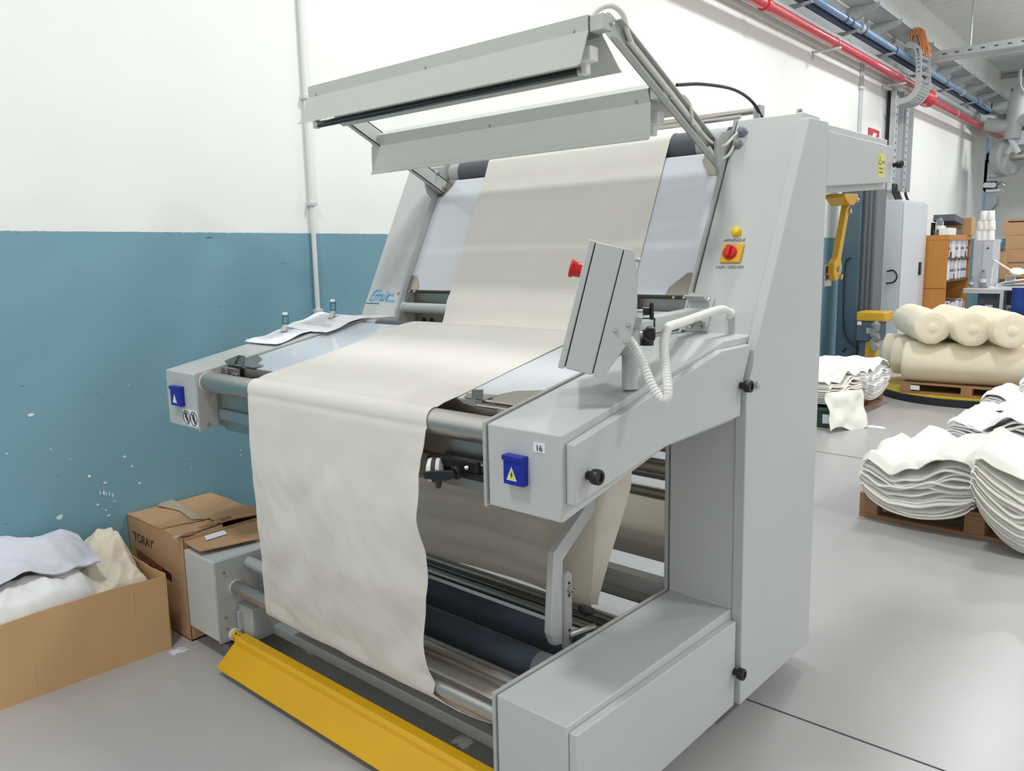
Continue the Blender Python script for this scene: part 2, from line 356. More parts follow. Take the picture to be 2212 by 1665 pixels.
# ================================================================ fabric inspection machine
mach = thing('fabric_inspection_machine', 'large pale grey fabric inspection machine with inclined screen, table and overhead lamps', 'machine', (0, .7, 0))
XI, XP, XO = .724, .735, .973
BODY = [(0, .08), (0, .406), (.868, .406), (.868, 1.03), (.446, 1.022), (-.01, .927), (-.01, 1.137), (.774, 1.284), (.947, 1.284), (1.30, 1.997), (1.445, 1.997), (1.445, .08)]
PLATE = [(-.004, .078), (-.004, .410), (.862, .410), (.862, 1.024), (.44, 1.016), (-.014, .922), (-.014, 1.141), (.77, 1.288), (.938, 1.288), (1.195, 1.815), (1.17, 1.84), (1.158, 1.885), (1.163, 1.925), (1.20, 1.95), (1.285, 1.965), (1.30, 2.002), (1.445, 2.002), (1.445, .078)]
def mirror(p, s): return p if s > 0 else p
def side(s, nm):
    b = MB().prismx([p for p in BODY], s*XP+s*.004, s*XO)
    return b.build('side_frame', M_paint, mach, bevel=.004)
fr = side(1, 'r'); fl = side(-1, 'l')
for s in (1, -1):
    MB().prismx(PLATE, s*XI, s*XP).build('side_plate', M_edge if s > 0 else M_plate, mach, bevel=.0015, seg=1)
# doors on the right-hand side
ARMD = [(.004, .97), (.004, 1.116), (.715, 1.262), (.905, 1.262), (.845, 1.13), (.845, 1.047), (.411, 1.036)]
MB().prismx(ARMD, XO, .998).build('arm_cover', M_paint, fr, bevel=.004, seg=3)
MB().prismx([(.006, .085), (.006, .391), (.85, .376), (.85, .085)], XO, .998).build('base_cover', M_paint, fr, bevel=.004, seg=3)
MB().prismx([(.868, .082), (.858, 1.12), (1.268, 1.972), (1.43, 1.975), (1.436, .082)], XO, 1.01).build('column_cover', M_paint, fr, bevel=.004, seg=3)
def knob(x, y, z, par, r=.019, d=(1, 0, 0), m=None):
    return MB().lathe((x, y, z), d, [(.011, 0), (.010, .012), (r*.95, .016), (r, .02), (r, .034), (r*.9, .037), (r*.55, .037), (r*.5, .033), (.001, .033)], 18).build('knob', m or M_black, par)
knob(.998, .056, 1.034, fr); knob(.998, .842, .207, fr); knob(.998, .838, 1.143, fr)
MB().lathe((1.01, .923, 1.135), (1, 0, 0), [(.011, 0), (.011, .008), (.008, .01), (.001, .01)], 16).build('lock', M_zinc, fr)
# rear overhead box
rb = MB().prismx([(1.445, 1.98), (2.172, 1.984), (2.172, 1.786), (1.445, 1.738)], XP, XO).build('rear_box', M_paint, mach, bevel=.004)
MB().prismx([(1.455, 1.949), (2.147, 1.953), (2.147, 1.81), (1.455, 1.762)], XO, 1.0).build('rear_cover', M_paint, rb, bevel=.004, seg=3)
MB().prismx([(1.445, 1.98), (2.172, 1.984), (2.172, 1.786), (1.445, 1.738)], -XP, -XO).build('rear_box', M_paint, mach, bevel=.004)
knob(1.0, 2.168, 1.882, rb, .016)
stk = MB().box(1.0, 1.0012, 1.985, 2.062, 1.823, 1.915).build('warning_sticker', mat('yellow_sticker', (230, 224, 120), .5), rb, smooth=False)
M_stk = M_text
def tri(parent, c, ux, uy, w, h, m, name, d=.0004):
    c = Vector(c); ux = Vector(ux); uy = Vector(uy); n = ux.cross(uy).normalized()
    return MB().prism([c-ux*w/2, c+ux*w/2, c+uy*h], n*d).build(name, m, parent, smooth=False)
UY, UZ = Vector((0, 1, 0)), Vector((0, 0, 1))
tri(rb, (1.0013, 2.003, 1.872), UY, UZ, .03, .034, M_text, 'triangle_mark'); tri(rb, (1.0018, 2.003, 1.8755), UY, UZ, .022, .025, MATS['yellow_sticker'], 'triangle_mark')
text('!', 'sticker_text', .02, M_text, (1.0023, 2.003, 1.885), UY, UZ, rb)
MB().box(1.0012, 1.0016, 2.022, 2.056, 1.877, 1.888).build('print_bar', mat('faded_sticker_ink', (150, 146, 70), .6), rb, smooth=False)
for y_, w_, z_ in ((1.995, .034, 1.853), (2.036, .010, 1.853), (1.995, .046, 1.838)):
    MB().box(1.0012, 1.0016, y_, y_+w_, z_, z_+.0085).build('print_bar', MATS['faded_sticker_ink'], rb, smooth=False)
# levelling feet
for s in (1, -1):
    for y in (.1, .8, 1.35): MB().lathe((s*.86, y, 0), (0, 0, 1), [(.035, 0), (.035, .012), (.012, .018), (.012, .082)], 16).build('levelling_foot', M_zinc, mach)
# number tag, blue reflector boxes and pictograms on the arm fronts
def front_text(s, sz, x, z, par, m=M_text, y=-.0105, **k): return text(s, 'printed_text', sz, m, (x, y, z), (1, 0, 0), UZ, par, **k)
MB().box(.889, .924, -.0112, -.0098, 1.088, 1.112).build('number_tag', M_paper, fr, smooth=False)
front_text('16', .021, .907, 1.0985, fr, y=-.0125)
front_text('16', .021, .9074, 1.0985, fr, y=-.0126)
def bluebox(x0, x1, z0, z1, par, lit):
    MB().box(x0, x1, -.030, -.009, z0, z1).build('blue_switch_cover', M_blue, par, bevel=.004, seg=3)
    MB().box(x0-.001, x1+.001, -.034, -.009, z1-.006, z1+.008).build('blue_switch_lid', M_blue, par, bevel=.003, seg=2)
    cx, cz = (x0+x1)/2-.004, z0+.012
    X1 = Vector((1, 0, 0))
    tri(par, (cx, -.0302, cz), X1, UZ, .033, .034, M_white, 'triangle_label'); tri(par, (cx, -.0306, cz+.002), X1, UZ, .028, .029, MATS['yellow_sticker'] if lit else M_white, 'triangle_label')
    if lit: MB().prism([(cx+.003, -.031, cz+.025), (cx-.004, -.031, cz+.013), (cx, -.031, cz+.014), (cx-.002, -.031, cz+.004), (cx+.005, -.031, cz+.016), (cx+.001, -.031, cz+.015)], (0, -.0004, 0)).build('bolt_mark', M_text, par, smooth=False)
bluebox(.806, .871, 1.0, 1.066, fr, True); bluebox(-.908, -.832, 1.008, 1.076, fl, False)
MB().box(-.856, -.744, -.0112, -.0098, .936, .998).build('pictogram_sticker', M_paper, fl, smooth=False)
for k, xx in enumerate((-.828, -.773)):
    rp = [Vector((xx+.0245*math.cos(a*.2618), -.0118, .967+.026*math.sin(a*.2618))) for a in range(25)]
    MB().tube(rp, .0016, 6, False).build('prohibition_ring', mat('dark_sticker_ink', (72, 48, 56), .6), fl)
    MB().tube([(xx-.017, -.0118, .985), (xx+.017, -.0118, .949)], .0016, 6).build('prohibition_bar', MATS['dark_sticker_ink'], fl)
    MB().prism([(xx+1.5*(a-xx), -.0115, .967+1.5*(z-.972)) for a, z in ((xx-.006+.003*k, .984), (xx+.002, .986), (xx+.004, .975), (xx+.009, .965), (xx+.004, .958), (xx-.003, .966), (xx-.008, .972))], (0, -.0003, 0)).build('pictogram', MATS['dark_sticker_ink'], fl, smooth=False)
# left arm inner screws
for y, z in ((.013, 1.128), (.02, .948)):
    MB().lathe((-XI, y, z), (1, 0, 0), [(.007, 0), (.006, .004), (.001, .005)], 10).build('screw', M_zinc, fl)
# logo and switch texts on the inclined column fronts
CN = Vector((0, .495, 1)).normalized(); CO = lambda x, z: Vector((x, .947+.495*(z-1.284), z)); CX = Vector((1, 0, 0)); CNN = Vector((0, -1, .495)).normalized()
lgo = CO(-.868, 1.372)
def stroke(pts, w):                    # fat italic logo stroke in column plane
    b = MB(); pts = [lgo+CX*(p[0]*1.12+.012+.3*p[1])+CN*p[1]+CNN*.0004 for p in pts]
    for a, c in zip(pts, pts[1:]):
        d = (c-a).normalized(); n = CNN.cross(d)*w*.62; e = d*w*.4
        b.prism([a-n-e, c-n+e, c+n+e, a+n-e], CNN*.0006)
    return b.build('logo_stroke', M_logo, fl, smooth=False)
stroke([(-.032, .026), (-.062, .026), (-.072, .018), (-.074, .004)], .009); stroke([(-.074, -.004), (-.078, -.022)], .009); stroke([(-.062, .004), (-.07, .004)], .008)
stroke([(-.068, -.024), (-.058, -.024)], .008)
stroke([(-.05, -.024), (-.048, .004), (-.012, .004), (-.012, -.024)], .008); stroke([(-.03, .004), (-.031, -.024)], .008)
stroke([(-.002, .004), (-.003, -.022), (.012, -.022)], .008); stroke([(.014, .006), (.013, -.022)], .008); stroke([(.014, .018), (.0145, .022)], .007)
stroke([(.058, .006), (.032, .006), (.028, -.006), (.03, -.022), (.082, -.024)], .009)
text('®', 'logo_text', .02, M_text, lgo+CX*.112+CN*.012, CX, CN, fl)
for k in range(14):                    # a line of print too small to read
    a_ = lgo+CX*(-.098+.0068*k)+CN*-.041+CNN*.0004
    MB().prism([a_, a_+CX*(.0058-.002*(k % 3 == 2)), a_+CX*(.0062-.002*(k % 3 == 2))+CN*.004, a_+CX*.0006+CN*.004], CNN*.0004).build('print_mark', M_text, fl, smooth=False)
text('ARRANQUE', 'printed_text', .0145, M_text, CO(.840, 1.5815), CX, CN, fr, shear=.2)
text('LIGA / DESLIGA', 'printed_text', .0145, M_text, CO(.846, 1.494), CX, CN, fr, shear=.2)
MB().lathe(CO(.842, 1.607), CNN, [(.0155, 0), (.0165, .006), (.0155, .014), (.011, .019), (.001, .021)], 24).build('start_button', M_yelbtn, fr)
so = CO(.845, 1.537)
MB().obox(so-CX*.036-CN*.034, CX*.072, CN*.068, CNN*.009).build('switch_plate', M_yel, fr, bevel=.003)
MB().lathe(so+CNN*.009-CX*.004, CNN, [(.0235, 0), (.0235, .008), (.021, .012), (.001, .012)], 28).build('rotary_switch', M_red, fr)
MB().obox(so+CNN*.02-CX*.012-CN*.021, CX*.015, CN*.042, CNN*.014).build('switch_handle', M_red, fr, bevel=.004, seg=3)
# eye bolts on column tops
for s in (1, -1): MB().lathe((s*.92, 1.40, 1.997), (0, 0, 1), [(.016, 0), (.016, .012), (.011, .02), (.011, .026), (.001, .028)], 6).build('top_bolt', M_zinc, mach)

# ---- inclined screen, lower rollers behind, clamps
def pan(x, z, off=0.): return Vector((x, .965+.495*(z-1.284), z))+CNN*off
scr = MB().prism([pan(-.722, 1.40), pan(.722, 1.40), pan(.722, 1.889), pan(-.722, 1.889)], -CNN*.008).build('inclined_screen', M_acryl, mach, bevel=.001, seg=1)
MB().prism([pan(-.722, 1.395, -.006), pan(.722, 1.395, -.006), pan(.722, 1.40, .004), pan(-.722, 1.40, .004)], -CNN*.014).build('screen_rail', M_steel, mach)
MB().prism([pan(-.722, 1.885, -.002), pan(.722, 1.885, -.002), pan(.722, 1.893, -.002), pan(-.722, 1.893, -.002)], -CNN*.014).build('screen_rail', M_white, mach)
MB().box(-.722, .722, 1.06, 1.075, 1.19, 1.395).build('back_plate', M_steel, mach)
MB().cyl((-.722, 1.0, 1.322), (.722, 1.0, 1.322), .023, 24).build('roller', M_lightgrey, mach)
MB().cyl((-.7225, 1.0, 1.322), (-.7205, 1.0, 1.322), .025, 24).build('roller_collar', M_white, mach)
for xx in (-.66, -.61, .6):
    MB().lathe((xx, 1.06, 1.262), (0, -1, 0), [(.013, 0), (.013, .003), (.001, .0035)], 16).build('plate_hole', M_gasket, mach)
def clampplate(pts, par): return MB().prism([pan(x, z, .004) for x, z in pts], -CNN*.003).build('corner_clamp', M_steel, par)
clampplate([(-.722, 1.40), (-.722, 1.462), (-.69, 1.462), (-.655, 1.42), (-.655, 1.40)], mach)
clampplate([(.722, 1.40), (.722, 1.475), (.69, 1.475), (.63, 1.425), (.625, 1.40)], mach)
clampplate([(-.722, 1.86), (-.722, 1.895), (-.635, 1.893), (-.645, 1.868), (-.69, 1.82), (-.722, 1.82)], mach)
clampplate([(.722, 1.83), (.722, 1.885), (.635, 1.885), (.632, 1.862), (.672, 1.81), (.715, 1.81)], mach)
for x, z in ((-.705, 1.392), (-.67, 1.392), (.66, 1.392), (.7, 1.392)):
    MB().lathe(pan(x, z, .004), CNN, [(.006, 0), (.005, .003), (.001, .0035)], 10).build('screw', M_zinc, mach)
# top rubber roller and its end caps, rods behind
MB().cyl((-.64, 1.335, 1.93), (.585, 1.335, 1.93), .054, 32).build('rubber_roller', M_rubber2, mach)
for a, b_ in ((-.70, -.64), (.585, .70)): MB().cyl((a, 1.335, 1.93), (b_, 1.335, 1.93), .0545, 32).build('roller_end_cap', M_lightgrey, mach)
MB().lathe((-.722, 1.335, 1.93), (1, 0, 0), [(.03, 0), (.03, .012), (.022, .016), (.022, .022)], 20).build('bearing', M_steel, mach)
MB().cyl((-.72, 1.52, 2.06), (.70, 1.52, 2.06), .0125, 16).build('rear_rod', M_chrome, mach)
MB().cyl((-.72, 1.40, 2.025), (.70, 1.40, 2.025), .008, 12).build('rear_rod', M_chrome, mach)
MB().box(.70, .728, 1.50, 1.54, 1.99, 2.078).build('rod_bracket', M_lightgrey, mach, bevel=.004); MB().box(.728, .755, 1.505, 1.535, 1.997, 2.025).build('rod_nut', M_zinc, mach, bevel=.004)
MB().tube(smoothpath([(.70, .95, 2.075), (.70, 1.12, 2.10), (.705, 1.33, 2.11), (.71, 1.47, 2.085), (.735, 1.52, 2.02)]), .0055, 8).build('black_cable', M_black, mach)

# ---- table
def tab(x, y, off=0.): return Vector((x, y, 1.138+.186*(y+.01)-.004+off))
TN = Vector((0, -.186, 1)).normalized()
MB().prism([tab(-.722, .125), tab(.722, .125), tab(.722, .74), tab(-.722, .74)], -TN*.008).build('table_sheet', M_acryl, mach, bevel=.001, seg=1)
MB().prism([tab(-.722, .115, -.001), tab(.722, .115, -.001), tab(.722, .125, -.001), tab(-.722, .125, -.001)], (0, 0, -.05)).build('table_front_rail', M_steel, mach)
MB().prism([tab(-.722, .2, -.09), tab(.722, .2, -.09), tab(.722, .73, -.09), tab(-.722, .73, -.09)], -TN*.05).build('table_tray', M_plate, mach)
MB().cyl((-.70, .795, 1.262), (.722, .795, 1.262), .022, 24).build('rubber_roller', M_rubber2, mach)
MB().cyl((-.722, .795, 1.262), (-.66, .795, 1.262), .0225, 24).build('roller_end_cap', M_lightgrey, mach)
MB().prismx([(.79, 1.288), (.81, 1.268), (.93, 1.262), (.945, 1.288)], -XI, -.70).build('rear_gusset', M_plate, mach)
def bentclamp(s, x):
    # stainless finger clamp bent up from the table edge
    b = MB()
    c = tab(x, .118)
    b.prism([c+Vector((s*.02, .0, .004)), c+Vector((-s*.055, .0, .004)), c+Vector((-s*.07, .03, .010)), c+Vector((s*.035, .05, .012))], (0, 0, .002))
    up_ = ((1019, 842), (1043, 842), (1042, 866), (1027, 878), (1018, 864)) if s > 0 else ((515, 767), (529, 769), (527, 790), (515, 793), (504, 787))
    lo_ = ((990, 862), (1017, 864), (1030, 850), (1027, 878), (1001, 871)) if s > 0 else ((485, 779), (515, 767), (504, 788), (487, 784))
    b.prism([ony(u, v, .118) for u, v in up_], (0, .0025, .001)); b.prism([ony(u, v, .112+.012*(i_ == 2 and s > 0)) for i_, (u, v) in enumerate(lo_)], (0, .0025, .001))
    k = b.build('table_clamp', M_steel, mach)
    MB().prism([tab(s*.722, .125, .002), tab(s*.64, .125, .002), tab(s*.60, .15, .003), tab(s*.64, .21, .003), tab(s*.722, .24, .003)], (0, 0, .0015)).build('corner_clamp', M_steel, k)
    MB().cyl(tab(x+s*.02, .092, .0), tab(s*.722, .092, .0), .004, 8).build('clamp_pin', M_chrome, k); MB().cyl(tab(x+s*.03, .118, .004), tab(s*.722, .118, .004), .004, 8).build('clamp_pin', M_chrome, k)
    MB().box(min(s*.685, s*.722), max(s*.685, s*.722), .085, .1, 1.105, 1.15).build('clamp_lug', M_steel, k, bevel=.002)
    return k
bentclamp(1, .585); bentclamp(-1, -.60)
MB().box(-.722, -.62, .098, .104, 1.098, 1.155).build('clamp_bracket', M_steel, mach)
for xx in (-.66, -.635): MB().lathe((xx, .098, 1.132), (0, -1, 0), [(.007, 0), (.006, .005), (.001, .006)], 10).build('screw', M_zinc, mach)
# front chrome roller and the beams under it
MB().cyl((-.719, .034, 1.106), (.722, .034, 1.106), .037, 40).build('chrome_roller', M_chrome, mach)
MB().cyl((-.7235, .034, 1.106), (-.7205, .034, 1.106), .0395, 40).build('roller_collar', M_white, mach)
MB().box(-.66, .722, .045, .075, 1.012, 1.074).build('front_beam', M_steel, mach, bevel=.002)
MB().box(-.66, .722, .03, .085, .972, 1.012).build('front_beam', M_alu, mach, bevel=.003)
MB().box(-.66, .722, .05, .085, .93, .972).build('front_beam', M_steel, mach, bevel=.003)
MB().box(-.722, -.655, .06, .2, .935, 1.06).build('beam_bracket', M_steel, mach, bevel=.004)
MB().lathe((-.655, .11, 1.035), (1, 0, 0), [(.012, 0), (.012, .006), (.001, .007)], 12).build('screw', M_zinc, mach)
# metre counter with measuring wheels
ct = MB().box(.50, .70, .012, .03, .972, .992).build('counter_rail', M_black, mach, bevel=.003)
def c0_(u, v, y=.0): return ony(u, v, y)
MB().prism([c0_(u, v, .004) for u, v in ((921, 985), (930, 980), (1030, 1000), (1033, 1022), (1020, 1021), (985, 1010), (925, 1003))], (0, .014, 0)).build('counter_bracket', M_black, ct, bevel=.002)
wa = Vector((.80, .60, 0)); wc_ = c0_(939, 1014, -.012)
MB().lathe(wc_-wa*.022, wa, [(.014, 0), (.030, .006), (.032, .014), (.032, .030), (.030, .038), (.014, .044)], 28).build('measuring_wheel', M_white, ct)
MB().lathe(wc_-wa*.006, wa, [(.032, 0), (.0345, .002), (.0345, .010), (.032, .012)], 28).build('wheel_tyre', mat('brown_rubber', (62, 48, 44), .6), ct)
f0 = c0_(913, 1024, -.05)
MB().prism([c0_(u, v, -.05) for u, v in ((912, 1019), (935, 1017), (975, 1017), (980, 1027), (976, 1034), (962, 1039), (916, 1035))], (0, .012, 0)).build('counter_arm', M_black, ct, bevel=.003)
MB().lathe(c0_(945, 1036, -.03)-wa*.004, wa, [(.010, 0), (.020, .001), (.023, .004), (.023, .010), (.020, .013), (.010, .014)], 26).build('counter_roller', MATS['brown_rubber'], ct)
MB().lathe(c0_(999, 1016, .0), (-.2, -1, -.1), [(.008, 0), (.008, .008), (.019, .012), (.019, .026), (.001, .028)], 7).build('counter_knob', M_black, ct, bevel=.003)
MB().cyl(c0_(1004, 1012, .0), c0_(1014, 1008, .01), .006, 10).build('counter_spring', M_zinc, ct)

# ---- lower section: rollers between the bases
def rol(y, z, r, m, name='chrome_roller', a=-.722, b=.722): return MB().cyl((a, y, z), (b, y, z), r, 32).build(name, m, mach)
rol(.078, .288, .027, M_chrome); MB().cyl((-.7235, .078, .288), (-.7205, .078, .288), .029, 28).build('roller_collar', M_white, mach)
rol(.225, .292, .026, M_chrome)
rol(.335, .300, .047, M_rubber, 'rubber_roller', -.722, .615); rol(.505, .300, .047, M_rubber, 'rubber_roller', -.722, .66)
MB().lathe((.615, .335, .300), (1, 0, 0), [(.0475, -.01), (.049, .02), (.045, .05), (.03, .1)], 24).build('roller_film_wrap', M_film, mach)
rol(.595, .385, .017, M_steel, 'guide_tube'); rol(.62, .345, .012, M_steel, 'guide_tube'); rol(.56, .352, .014, M_alu, 'guide_tube')
rol(.14, .372, .022, M_plate, 'guide_tube', -.722, -.5)
MB().box(-.69, .722, .17, .215, .085, .125).build('cross_tube', M_plate, mach, bevel=.004)
MB().box(-.722, -.62, .08, .2, .09, .22).build('tube_bracket', M_plate, mach, bevel=.003); MB().box(-.70, -.69, .06, .12, .12, .2).build('tube_bracket', M_plate, mach, bevel=.002)
MB().box(-.722, .722, .88, .93, .36, .42).build('cross_tube', M_plate, mach, bevel=.003); MB().box(-.722, .722, 1.10, 1.14, .20, .27).build('cross_tube', M_dark, mach, bevel=.003)
MB().box(-.722, .722, .94, 1.08, .29, .305).build('rear_tray', M_plate, mach)
for (y, z, r) in ((1.02, .925, .02), (1.0, .87, .02), (.98, .80, .03), (1.08, .75, .03), (1.1, .66, .024)): rol(y, z, r, M_steel, 'guide_tube')
for y, z in ((.03, .36), (.025, .18), (.045, .10), (.03, .13)): MB().lathe((-XI, y, z), (1, 0, 0), [(.007, 0), (.006, .004), (.001, .005)], 10).build('screw', M_zinc, mach)
rol(1.25, .44, .10, M_rubber2, 'rubber_roller')
# hinged sensor arm hanging behind the front
def yzb(pts, x0, x1, name, m, par, bv=.003): return MB().prismx(pts, x0, x1).build(name, m, par, bevel=bv)
sa = yzb([(.62, .93), (.575, .93), (.545, .755), (.385, .655), (.365, .40), (.385, .355), (.425, .345), (.43, .62), (.60, .735)], .60, .628, 'swing_arm', M_paint, mach, .004)
yzb([(.425, .57), (.44, .585), (.458, .57), (.458, .33), (.425, .33)], .622, .64, 'swing_arm_rail', M_lightgrey, sa)
for z in (.545, .505, .39): MB().lathe((.64, .442, z), (1, 0, 0), [(.005, 0), (.005, .0015), (.001, .0018)], 10).build('rail_hole', M_gasket, sa)
MB().lathe((.64, .444, .525), (1, 0, 0), [(.012, 0), (.012, .01), (.007, .011), (.007, .025)], 6).build('rail_bolt', M_zinc, sa)
MB().lathe((.655, .50, .425), (.2, .3, 1), [(.012, 0), (.03, .012), (.03, .024), (.012, .026)], 7).build('clamp_knob', M_black, sa, bevel=.003)
MB().cyl((.64, .45, .37), (.70, .5, .40), .012, 10).build('clamp_screw', M_zinc, sa)
# yellow foot bar
fb = MB().prismx([(.074, .088), (.074, .112), (.066, .121), (.03, .121), (.018, .112), (.014, .097), (.006, .093), (-.064, .03), (-.062, .026), (.008, .089), (.018, .093), (.023, .108), (.032, .116), (.062, .116), (.069, .108), (.069, .088)], -.655, .70).build('foot_bar', M_yel, mach, bevel=.001, seg=1)
MB().cyl((-.715, .055, .1), (-.60, .055, .1), .017, 18).build('bar_pivot', M_yel, fb)
for xx in (-.69, -.665): MB().lathe((xx, .045, .114), (-.1, -.4, 1), [(.0045, 0), (.0045, .003), (.001, .0035)], 8).build('pivot_hole', M_gasket, fb)
MB().cyl((-.7235, .055, .1), (-.714, .055, .1), .024, 20).build('pivot_washer', M_white, fb)
MB().cyl((.70, .055, .1), (.724, .055, .1), .015, 14).build('bar_pivot', M_yel, fb)

# ---- overhead lamp fixtures on their arms
def fixture(yc, zc, rot, x0, x1, tube):
    c, s_ = math.cos(rot), math.sin(rot)
    def P(u, v): return (yc+u*c-v*s_, zc+u*s_+v*c)      # u towards +y, v up
    sh = [(-.018, .008), (-.062, -.086), (-.072, -.09)]
    ch = [P(0, 0), P(0, .055), P(.062, .055), P(.062, 0), P(.058, 0), P(.058, .051), P(.004, .051), P(.004, 0)]
    root = MB().prismx(ch, x0, x1).build('lamp_fixture', M_reflector, mach, bevel=.0008, seg=1)
    t = .0025
    outer = [(-.003, .012), (-.006, .006), (-.046, -.080), (-.060, -.088)]
    inner = [(-.060, -.0905), (-.0435, -.0825), (-.0035, .004), (-.0005, .012)]
    MB().prismx([P(*p) for p in outer+inner], x0-.004, x1+.004).build('front_reflector', M_reflector, root)
    outer2 = [(.065, .012), (.068, .006), (.150, -.075), (.162, -.082)]; inner2 = [(.162, -.0845), (.148, -.0775), (.0655, .004), (.0625, .012)]
    MB().prismx([P(*p) for p in outer2+inner2], x0-.004, x1+.004).build('rear_reflector', M_reflector, root)
    for xx in (x0+.05, (x0+x1)/2, x1-.05):
        y, z = P(-.0005, .02); MB().lathe((xx, y, z), (0, -c, -s_), [(.0045, 0), (.004, .003), (.001, .0035)], 8).build('screw', M_zinc, root)
    y, z = P(.022, -.089)
    MB().cyl((x0+.03, y, z), (x1-.05, y, z), .013, 18).build('tube_lamp', tube, root)
    for xx, d in ((x0+.03, -1), (x1-.05, 1)):
        MB().cyl((xx, y, z), (xx+d*.012, y, z), .0135, 18).build('tube_cap', M_alu, root)
        b = MB().box(min(xx+d*.01, xx+d*.055), max(xx+d*.01, xx+d*.055), y-.02, y+.02, z+.02, z+.062)
        b.box(min(xx+d*.012, xx+d*.034), max(xx+d*.012, xx+d*.034), y-.012, y+.012, z-.014, z+.024)
        b.build('lamp_socket', M_white, root, bevel=.005, seg=3)
    y, z = P(.03, .03)
    MB().box(x1, .70, y-.022, y+.022, z-.022, z+.022).build('end_bracket', M_reflector, root, bevel=.002); MB().box(-.70, x0, y-.022, y+.022, z-.022, z+.022).build('end_bracket', M_reflector, root, bevel=.002)
    return root
fixture(.538, 2.163, R(2), -.712, .652, M_black2)
fixture(.880, 2.010, R(24), -.745, .648, mat('white_lamp_tube', (235, 236, 236), .3))
def arm(s):
    x = s*.69; x2 = s*.716; xa, xb = min(x, x2), max(x, x2)
    A = Vector((0, 1.255, 1.862)); B = Vector((0, .585, 2.192)); d = (B-A).normalized(); n = Vector((0, -d.z, d.y)) if s else 0
    n = Vector((0, d.z, -d.y)); n = n if n.z > 0 else -n
    def q(t, w): p = A+d*t+n*w; return (p.y, p.z)
    L = (B-A).length
    rp = [q(-.02, -.031), q(L-.01, -.031)]+[(B.y+.032*math.cos(a), B.z+.032*math.sin(a)) for a in [math.atan2(-n.z, -n.y)-math.pi*k/8*1 for k in range(1, 8)]]+[q(L-.01, .031), q(-.02, .031)]
    web = MB().prismx(rp, x-s*.0, x+s*.004)
    a = web.build('lamp_arm', M_reflector, mach)
    for w0, w1 in ((-.031, -.027), (.027, .031)):
        MB().prismx([q(-.02, w0), q(L-.02, w0), q(L-.02, w1), q(-.02, w1)], x, x2).build('arm_flange', M_reflector, a)
    bolts = [(L, 0, .008), (L*.52, -.004, .007), (.03, -.008, .013), (.015, .016, .006)]
    for t, w, r in bolts:
        yz = q(t, w); MB().lathe((x+s*.004, yz[0], yz[1]), (s, 0, 0), [(r, 0), (r, .008), (r*.6, .009), (r*.6, .014)], 6).build('arm_bolt', M_zinc, a)
    for t, w in ((L*.47, .006), (L*.44, -.01), (L*.82, -.014)):
        yz = q(t, w); MB().lathe((x+s*.004, yz[0], yz[1]), (s, 0, 0), [(.004, 0), (.004, .001), (.001, .0012)], 8).build('arm_hole', M_white, a)
    return a, q
ar, q = arm(1); al, _ = arm(-1)
def cab(pts, r, par, m=M_cable): return MB().tube(smoothpath(pts), r, 8).build('lamp_cable', m, par)
def qq(t, w, x): y, z = q(t, w); return (x, y, z)
L_ = .7469
cab([(.64, .56, 2.20), (.66, .575, 2.235), (.69, .60, 2.245), (.705, .635, 2.225), qq(L_-.07, .02, .708), qq(L_-.12, .008, .704)], .0075, ar)
cab([qq(L_-.09, .008, .704), qq(L_*.55, .008, .704), qq(L_*.25, .006, .704)], .0095, ar)
cab([qq(L_*.27, .006, .705), qq(.11, .004, .715), qq(.06, .02, .735), (.748, 1.252, 1.935), (.765, 1.275, 1.957)], .0055, ar)
cab([qq(L_*.45, .04, .68), qq(L_*.42, .05, .70), qq(L_*.38, .03, .715), qq(L_*.33, -.015, .716)], .0055, ar)
cab([qq(.12, -.02, .715), (.725, 1.19, 1.862), (.742, 1.225, 1.872), (.755, 1.245, 1.905)], .0055, ar)
for c in ((.772, 1.262, 1.957), (.766, 1.247, 1.912)):
    MB().lathe(Vector(c)+Vector((0, .02, -.01)), CNN, [(.019, 0), (.019, .014), (.014, .016), (.014, .03), (.007, .034)], 6).build('cable_gland', mat('grey_gland', (132, 138, 144), .5), fr, bevel=.001, seg=1)
for s in (1, -1):
    MB().lathe((s*.70, 1.20, 1.925), (-s, 0, 0), [(.011, 0), (.011, .01), (.006, .011), (.006, .02)], 6).build('pivot_bolt', M_zinc, mach); MB().lathe((s*.70, 1.235, 1.86), (-s, 0, 0), [(.010, 0), (.010, .01), (.006, .011), (.006, .02)], 6).build('pivot_bolt', M_zinc, mach)
MB().box(.70, .735, 1.215, 1.26, 1.83, 1.90).build('pivot_block', M_lightgrey, mach, bevel=.004)

# ---- control panel on its swivel arm
ew = Vector((-.666, .746, 0)); e0 = Vector((.746, .666, 0)); a6 = R(9)
ed0 = e0*math.cos(a6)-ew*math.sin(a6); ew2 = ew*math.cos(a6)+e0*math.sin(a6); th = R(14.2)
eu = Vector((0, 0, 1))*math.cos(th)+ed0*math.sin(th); ed = ed0*math.cos(th)-Vector((0, 0, 1))*math.sin(th)
PD = 1.97
po = CAM+ray(1205, 792)*PD
HH = .311
def cp(d, u, w=0.): return po+ed*d+eu*u+ew2*w
WID = .25
cpn = MB().prism([cp(.018, .0), cp(.018, HH), cp(.0845, HH), cp(.0845, 0)], ew2*WID).build('control_panel', M_paint, mach, bevel=.003)
MB().prism([cp(0, -.002, -.002), cp(0, HH+.002, -.002), cp(.0155, HH+.002, -.002), cp(.0155, -.002, -.002)], ew2*(WID+.004)).build('panel_front', M_paint, cpn, bevel=.003)
MB().prism([cp(.0155, .004, .004), cp(.0155, HH-.004, .004), cp(.018, HH-.004, .004), cp(.018, .004, .004)], ew2*(WID-.008)).build('panel_seam', M_gasket, cpn)
